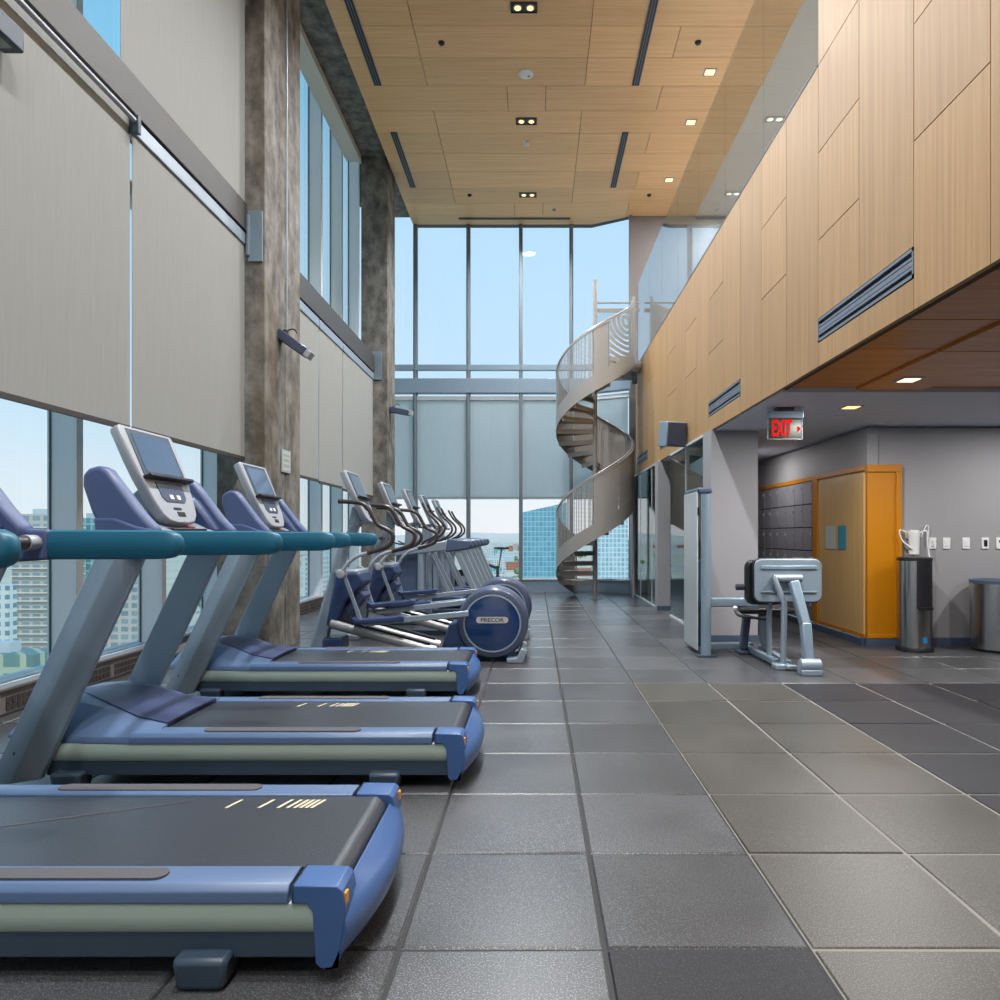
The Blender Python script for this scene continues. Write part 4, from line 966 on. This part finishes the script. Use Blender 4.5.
def perf(name, openness, ring=False):
    m = bpy.data.materials.new(name); m.use_nodes = True; nt = m.node_tree; p = nt.nodes['Principled BSDF']
    N = nt.nodes.new; L = nt.links.new
    p.inputs['Base Color'].default_value = srgb(160,155,150); p.inputs['Roughness'].default_value = .42; p.inputs['Metallic'].default_value = .2
    out = nt.nodes['Material Output']; mx = N('ShaderNodeMixShader'); tr = N('ShaderNodeBsdfTransparent')
    tc = N('ShaderNodeTexCoord')
    if ring:
        w = N('ShaderNodeTexWave'); w.wave_type = 'RINGS'; w.rings_direction = 'SPHERICAL'; w.inputs['Scale'].default_value = 3.2; w.inputs['Distortion'].default_value = 1.2
        mp = N('ShaderNodeMapping'); mp.inputs['Location'].default_value = (-.55,.55,-5.15); L(tc.outputs['Object'], mp.inputs[0]); L(mp.outputs[0], w.inputs['Vector'])
        g = N('ShaderNodeMath'); g.operation = 'GREATER_THAN'; g.inputs[1].default_value = .74; L(w.outputs['Fac'], g.inputs[0])
        L(g.outputs[0], mx.inputs[0])
    else:
        v = N('ShaderNodeTexVoronoi'); v.inputs['Scale'].default_value = 42; v.inputs['Randomness'].default_value = 0; L(tc.outputs['Object'], v.inputs['Vector'])
        g = N('ShaderNodeMath'); g.operation = 'LESS_THAN'; g.inputs[1].default_value = openness; L(v.outputs['Distance'], g.inputs[0]); L(g.outputs[0], mx.inputs[0])
    L(p.outputs[0], mx.inputs[1]); L(tr.outputs[0], mx.inputs[2]); L(mx.outputs[0], out.inputs[0])
    return m
M['perfO'] = perf('open perforated sheet', .52); M['perfC'] = perf('fine perforated sheet', .16); M['perfR'] = perf('wave cut sheet', 0, True)
segs = [(P0,160,'C'),(160,195,'C'),(195,222,'O'),(222,262,'O'),(262,300,'C'),(300,345,'C'),(345,390,'C'),(390,435,'C'),(435,480,'C'),(480,525,'C'),(525,552,'C'),(552,582,'O'),(582,622,'O'),(622,645,'C'),(645,688,'R'),(688,720,'C')]
for a,b,t in segs:
    g = ribbon(a+1.2,b-1.2,.30,1.13,R0-.002,.004).build('guard_panel', M['perf'+t], stair, smooth=True)
    an = radians(a); z = zb(a)
    MB().tube([((R0-.015)*cos(an),(R0-.015)*sin(an),max(.01,z+.05)),((R0-.015)*cos(an),(R0-.015)*sin(an),z+1.16)],.014,8).build('guard_post', M['stair'], stair, smooth=True)
hr = []
for i in range(0, 101):
    ph = P0+(P1-P0)*i/100; a = radians(ph); hr.append(((R0-.03)*cos(a),(R0-.03)*sin(a),zb(ph)+1.17))
MB().tube(hr,.021,10).build('handrail', M['alu'], stair, smooth=True)
ribbon(P0,P1,1.12,1.15,R0-.01,.02).build('top_rail', M['stair'], stair, smooth=True)
NT = 23
for k in range(NT):
    ph = 130+(P1-150)*k/(NT-1); a0 = radians(ph-3); a1 = radians(ph+25); z = zb(ph)+.20
    if z < .1: z = .12
    ri = .04; ro = R0-.005
    pts = [(ri*cos(a0),ri*sin(a0)),(ro*cos(a0),ro*sin(a0)),(ro*cos((a0+a1)/2),ro*sin((a0+a1)/2)),(ro*cos(a1),ro*sin(a1)),(ri*cos(a1),ri*sin(a1))]
    t = MB().plan(pts, z, z+.012)
    for aa in (a0, a1):
        d = Vector((cos(aa),sin(aa),0)); q = Vector((-sin(aa),cos(aa),0))*.006
        v = [tuple(d*ri-q)[:2],tuple(d*ro-q)[:2],tuple(d*ro+q)[:2],tuple(d*ri+q)[:2]]
        t.plan(v, z-.075, z+.012)
    t.build('tread', M['stairtread'], stair)
# landing
MB().plan([(.0,-.08),(.87,-.08),(.87,.5),(.0,.3)], 4.42, 4.50).build('landing', M['stair'], stair, bevel=.006)
MB().tube([(.74,-.05,4.3),(.74,-.05,5.78)],.028,12).build('landing_post', M['stair'], stair, smooth=True)
MB().tube([(0,.05,5.70),(.86,.05,5.70)],.018,8).bar((0,.05,5.55),(.86,.05,5.55),.03,.07).build('landing_rail', M['stair'], stair)
MB().box(.02,.72,.045,.052,5.0,5.5).build('landing_guard', M['glassG'], stair)
MB().box(.70,.80,-.1,.0,4.12,4.34).build('landing_bracket', M['steeld'], stair)
MB().box(.0,.70,-.0,.06,4.20,4.42).build('landing_beam', M['silverb'], stair)
MB().tube([(.74,-.0,.0),(.74,-.0,2.4)],.02,10).build('side_post', M['stair'], stair, smooth=True)

# ------------------------------------------------------------------ the city outside
M['ground'] = mat('hazy city ground', srgb(212,202,182), 1.0, spec=0, noise=.35, nscale=.02)  # pale tone stands in for thin distance haze
M['hill'] = mat('hill', srgb(222,212,200), 1.0, spec=0, noise=.12, nscale=.004)
M['tree'] = mat('tree', srgb(120,142,108), .9, noise=.3, nscale=.3)
M['f_beige'] = facade('beige tower', srgb(196,186,176), srgb(140,158,166), 4.2, 3.2, .62)
M['f_blue'] = facade('blue glass tower', srgb(150,196,208), srgb(104,164,184), 1.5, 1.9, .12, .25)
M['f_pale'] = facade('pale glass tower', srgb(206,222,228), srgb(158,194,208), 1.5, 1.8, .2, .3)
M['f_teal'] = facade('teal block', srgb(176,202,200), srgb(104,160,168), 3.4, 3.4, .3, .3)
M['f_white'] = facade('white block', srgb(214,216,212), srgb(128,158,172), 3.2, 3.0, .7)
M['f_green'] = facade('green glass block', srgb(176,182,160), srgb(108,140,136), 5.0, 4.2, .7)
M['f_brick'] = facade('brick block', srgb(186,120,92), srgb(120,110,104), 4, 3.2, .8)
M['pool'] = mat('pool roof', srgb(120,184,214), .3)
GZ = -45.0
g = MB().add([(-6000,40,GZ),(6000,40,GZ),(6000,7000,GZ),(-6000,7000,GZ)],[(0,1,2,3)]).add([(-6000,-600,GZ),(6000,-600,GZ),(6000,40,GZ),(-6000,40,GZ)],[(0,1,2,3)])
struct('ground', g, M['ground'])
hl = MB(); n = 80; rh = random.Random(5)
top = [(-5000+10000*i/n, 26+18*sin(i*.37)+12*sin(i*.91+1)+rh.uniform(0,7)) for i in range(n+1)]
vs = []; fs = []
for x,h in top: vs += [(x,4300,GZ),(x,4700,-8+h*.55),(x,5300,GZ)]
for i in range(n): a = i*3; fs += [(a,a+3,a+4,a+1),(a+1,a+4,a+5,a+2)]
struct('hills', hl.add(vs,fs), M['hill'])
def bld(x0p, x1p, ytop, Y, depth, m, label, slope=0, zbase=GZ, roof=True):
    X0 = (x0p-535)*Y/F; X1 = (x1p-535)*Y/F; Z = EYE-(ytop-535)*Y/F
    r = empty('office_building', ((X0+X1)/2, Y, zbase), label, 'building')
    w = (X1-X0)/2; H = Z-zbase
    MB().loft([[(-w,0,0),(w,0,0),(w,depth,0),(-w,depth,0)],[(-w,0,H),(w,0,H+slope),(w,depth,H+slope),(-w,depth,H)]]).build('wall', m, r)
    if roof: MB().box(-w*.5,w*.4,depth*.3,depth*.7,H,H+2.2+max(0,slope)*.5).build('roof_unit', M['frame'], r)
    return r
b = bld(12, 50, 514, 270, 20, M['f_beige'], 'beige high-rise with rows of balconies beyond the left window')
for k in range(16):
    MB().box(-8.4,8.4,-1.2,20,-2+k*3.2+3.0,-2+k*3.2+3.5).build('balcony', mat('bal', srgb(222,214,204), .8) if 'bal' not in bpy.data.materials else bpy.data.materials['bal'], b)
bld(80, 90, 518, 300, 8, M['f_teal'], 'teal glass tower beyond the left window, right of the beige high-rise')
bld(103, 136, 548, 280, 12, M['f_beige'], 'lower beige block beyond the left window behind the treadmill upright')
bld(-60, 8, 585, 230, 4, M['f_white'], 'white and blue apartment block at the left edge beyond the window')
bld(-80, 34, 655, 150, 9, M['f_green'], 'low block with greenish glass and flat roof below the beige high-rise')
bld(85, 152, 660, 190, 11, M['f_brick'], 'low reddish block beyond the left window between treadmill posts')
bld(303, 316, 556, 420, 30, M['f_white'], 'pale block seen in the window slit right of the near column')
bld(519, 567, 513, 262, 30, M['f_blue'], 'blue glass tower with slanted top beyond the far window', slope=4.0, roof=False)
bld(598, 628, 518, 262, 30, M['f_pale'], 'pale glass tower seen under the stair coil', slope=2.5, roof=False)
bld(628, 700, 540, 300, 30, M['f_teal'], 'teal block beyond the far glass, right of the stair', roof=False)
rc = random.Random(11); ms = [M['f_white'], M['f_beige'], M['f_teal'], M['f_brick'], M['f_pale']]
cityN = 0
spots = []
def free(X, Y, rad):
    for a, b, c in spots:
        if abs(a-X) < c+rad and abs(b-Y) < c+rad: return False
    spots.append((X, Y, rad)); return True
k = 0
while k < 110:
    Y = rc.uniform(520,2400); xp = rc.choice([rc.uniform(380,640), rc.uniform(470,522), rc.uniform(290,400), rc.uniform(0,150)]); w = rc.uniform(12,38); h = rc.uniform(5,20)
    X = (xp-535)*Y/F
    if not free(X, Y+w*.35, w*.62): continue
    r = MB().box(-w/2,w/2,0,w*.7,0,h).build('distant_building', ms[[0,4,1,0,2,0,3][k % 7]]); r.location = (X,Y,GZ)
    tag(r, 'tiny pale block in the hazy city towards the hills', 'building', 'distant city blocks'); k += 1
k = 0
while k < 70:
    Y = rc.uniform(310,1500); xp = rc.choice([rc.uniform(380,640), rc.uniform(470,540), rc.uniform(0,330)]); s = rc.uniform(4,8)
    X = (xp-535)*Y/F
    if not free(X, Y, s*1.1): continue
    m = MB().lathe([(.6,0),(.5,s*.5)],0,0,6)
    for q in range(5):
        ax, ay, az, sr = rc.uniform(-s*.4,s*.4), rc.uniform(-s*.4,s*.4), s*rc.uniform(.6,1.1), s*rc.uniform(.35,.55)
        m.loft([[(ax+sr*cos(t)*sin(u),ay+sr*sin(t)*sin(u),az+sr*cos(u)) for t in [2*pi*i/8 for i in range(8)]] for u in (.2,.9,1.6,2.3,2.9)])
    o = m.build('distant_tree', M['tree']); o.location = (X,Y,GZ)
    tag(o, 'small round green tree among the distant city blocks', 'tree', 'distant city trees'); k += 1

# ------------------------------------------------------------------ world and light
w = bpy.data.worlds.new('world'); SC.world = w; w.use_nodes = True; nt = w.node_tree; nt.nodes.clear()
N = nt.nodes.new; L = nt.links.new
out = N('ShaderNodeOutputWorld'); bg = N('ShaderNodeBackground'); tc = N('ShaderNodeTexCoord'); sp = N('ShaderNodeSeparateXYZ'); rp = N('ShaderNodeValToRGB')
L(tc.outputs['Generated'], sp.inputs[0]); L(sp.outputs[2], rp.inputs[0])
e = rp.color_ramp.elements
e[0].position = 0; e[0].color = srgb(243,240,240); e[1].position = 1; e[1].color = srgb(96,170,225)
k = e.new(.06); k.color = srgb(236,239,244); k = e.new(.2); k.color = srgb(202,228,248); k = e.new(.40); k.color = srgb(190,223,249); k = e.new(.52); k.color = srgb(150,208,242)
L(rp.outputs[0], bg.inputs[0]); bg.inputs[1].default_value = WORLD = 1.15; L(bg.outputs[0], out.inputs[0])
def alight(name, loc, size, power, col=(1,.93,.82), sy=None, rot=(0,0,0), spread=None):
    d = bpy.data.lights.new(name, 'AREA'); d.energy = power; d.color = col; d.size = size
    if sy: d.shape = 'RECTANGLE'; d.size_y = sy
    else: d.shape = 'DISK'
    if spread: d.spread = spread
    o = bpy.data.objects.new(name, d); C.objects.link(o); o.location = loc; o.rotation_euler = rot
    return o
LP = 1.0
for y in (-3.3,-.9,1.5,3.9,6.3,8.73,11.13,13.54):
    alight('lamp_light', (-.14,y,CZ-.03), .30, 162*LP, (.95,.98,1), spread=2.38)
for y in (5.6,7.5,9.95,11.16,12.97):
    alight('lamp_light', (2.52,y,CZ-.02), .12, 10*LP, (1,.9,.75))
for x,y in ((3.85,11.08),(3.87,13.5),(5.5,8),(5.5,12)):
    alight('lamp_light', (x,y,CZ-.02), .15, 110*LP, (.96,.98,1))
for x,y,z in ((3.05,9.9,2.40),(2.96,6.46,2.40),(2.92,5.39,2.42),(5.4,6.46,2.40),(5.4,4.0,2.42),(2.92,2.0,2.42)):  # first one is the added corridor light, hidden behind the pier
    alight('lamp_light', (x,y,z-.002), .12, (38 if y < 9 else 13)*LP, (.98,.97,.95))
sun = bpy.data.lights.new('sun', 'SUN'); sun.energy = 2.2; sun.angle = .02; sun.color = (1,.95,.88)
so_ = bpy.data.objects.new('sun', sun); C.objects.link(so_); so_.rotation_euler = Vector((.9,-.0,0)).to_track_quat('Z','Y').to_euler()
so_.rotation_euler = Vector((.55,-.65,.75)).to_track_quat('Z','Y').to_euler()

vs = SC.view_settings; vs.view_transform = 'Standard'; vs.look = 'None'; vs.gamma = 1; vs.use_curve_mapping = False; vs.exposure = 0
SC.cycles.use_denoising = True
SC.cycles.max_bounces = 10; SC.cycles.transparent_max_bounces = 24; SC.cycles.diffuse_bounces = 5; SC.cycles.glossy_bounces = 4
SC.cycles.sample_clamp_indirect = 6; SC.cycles.caustics_reflective = False; SC.cycles.caustics_refractive = False
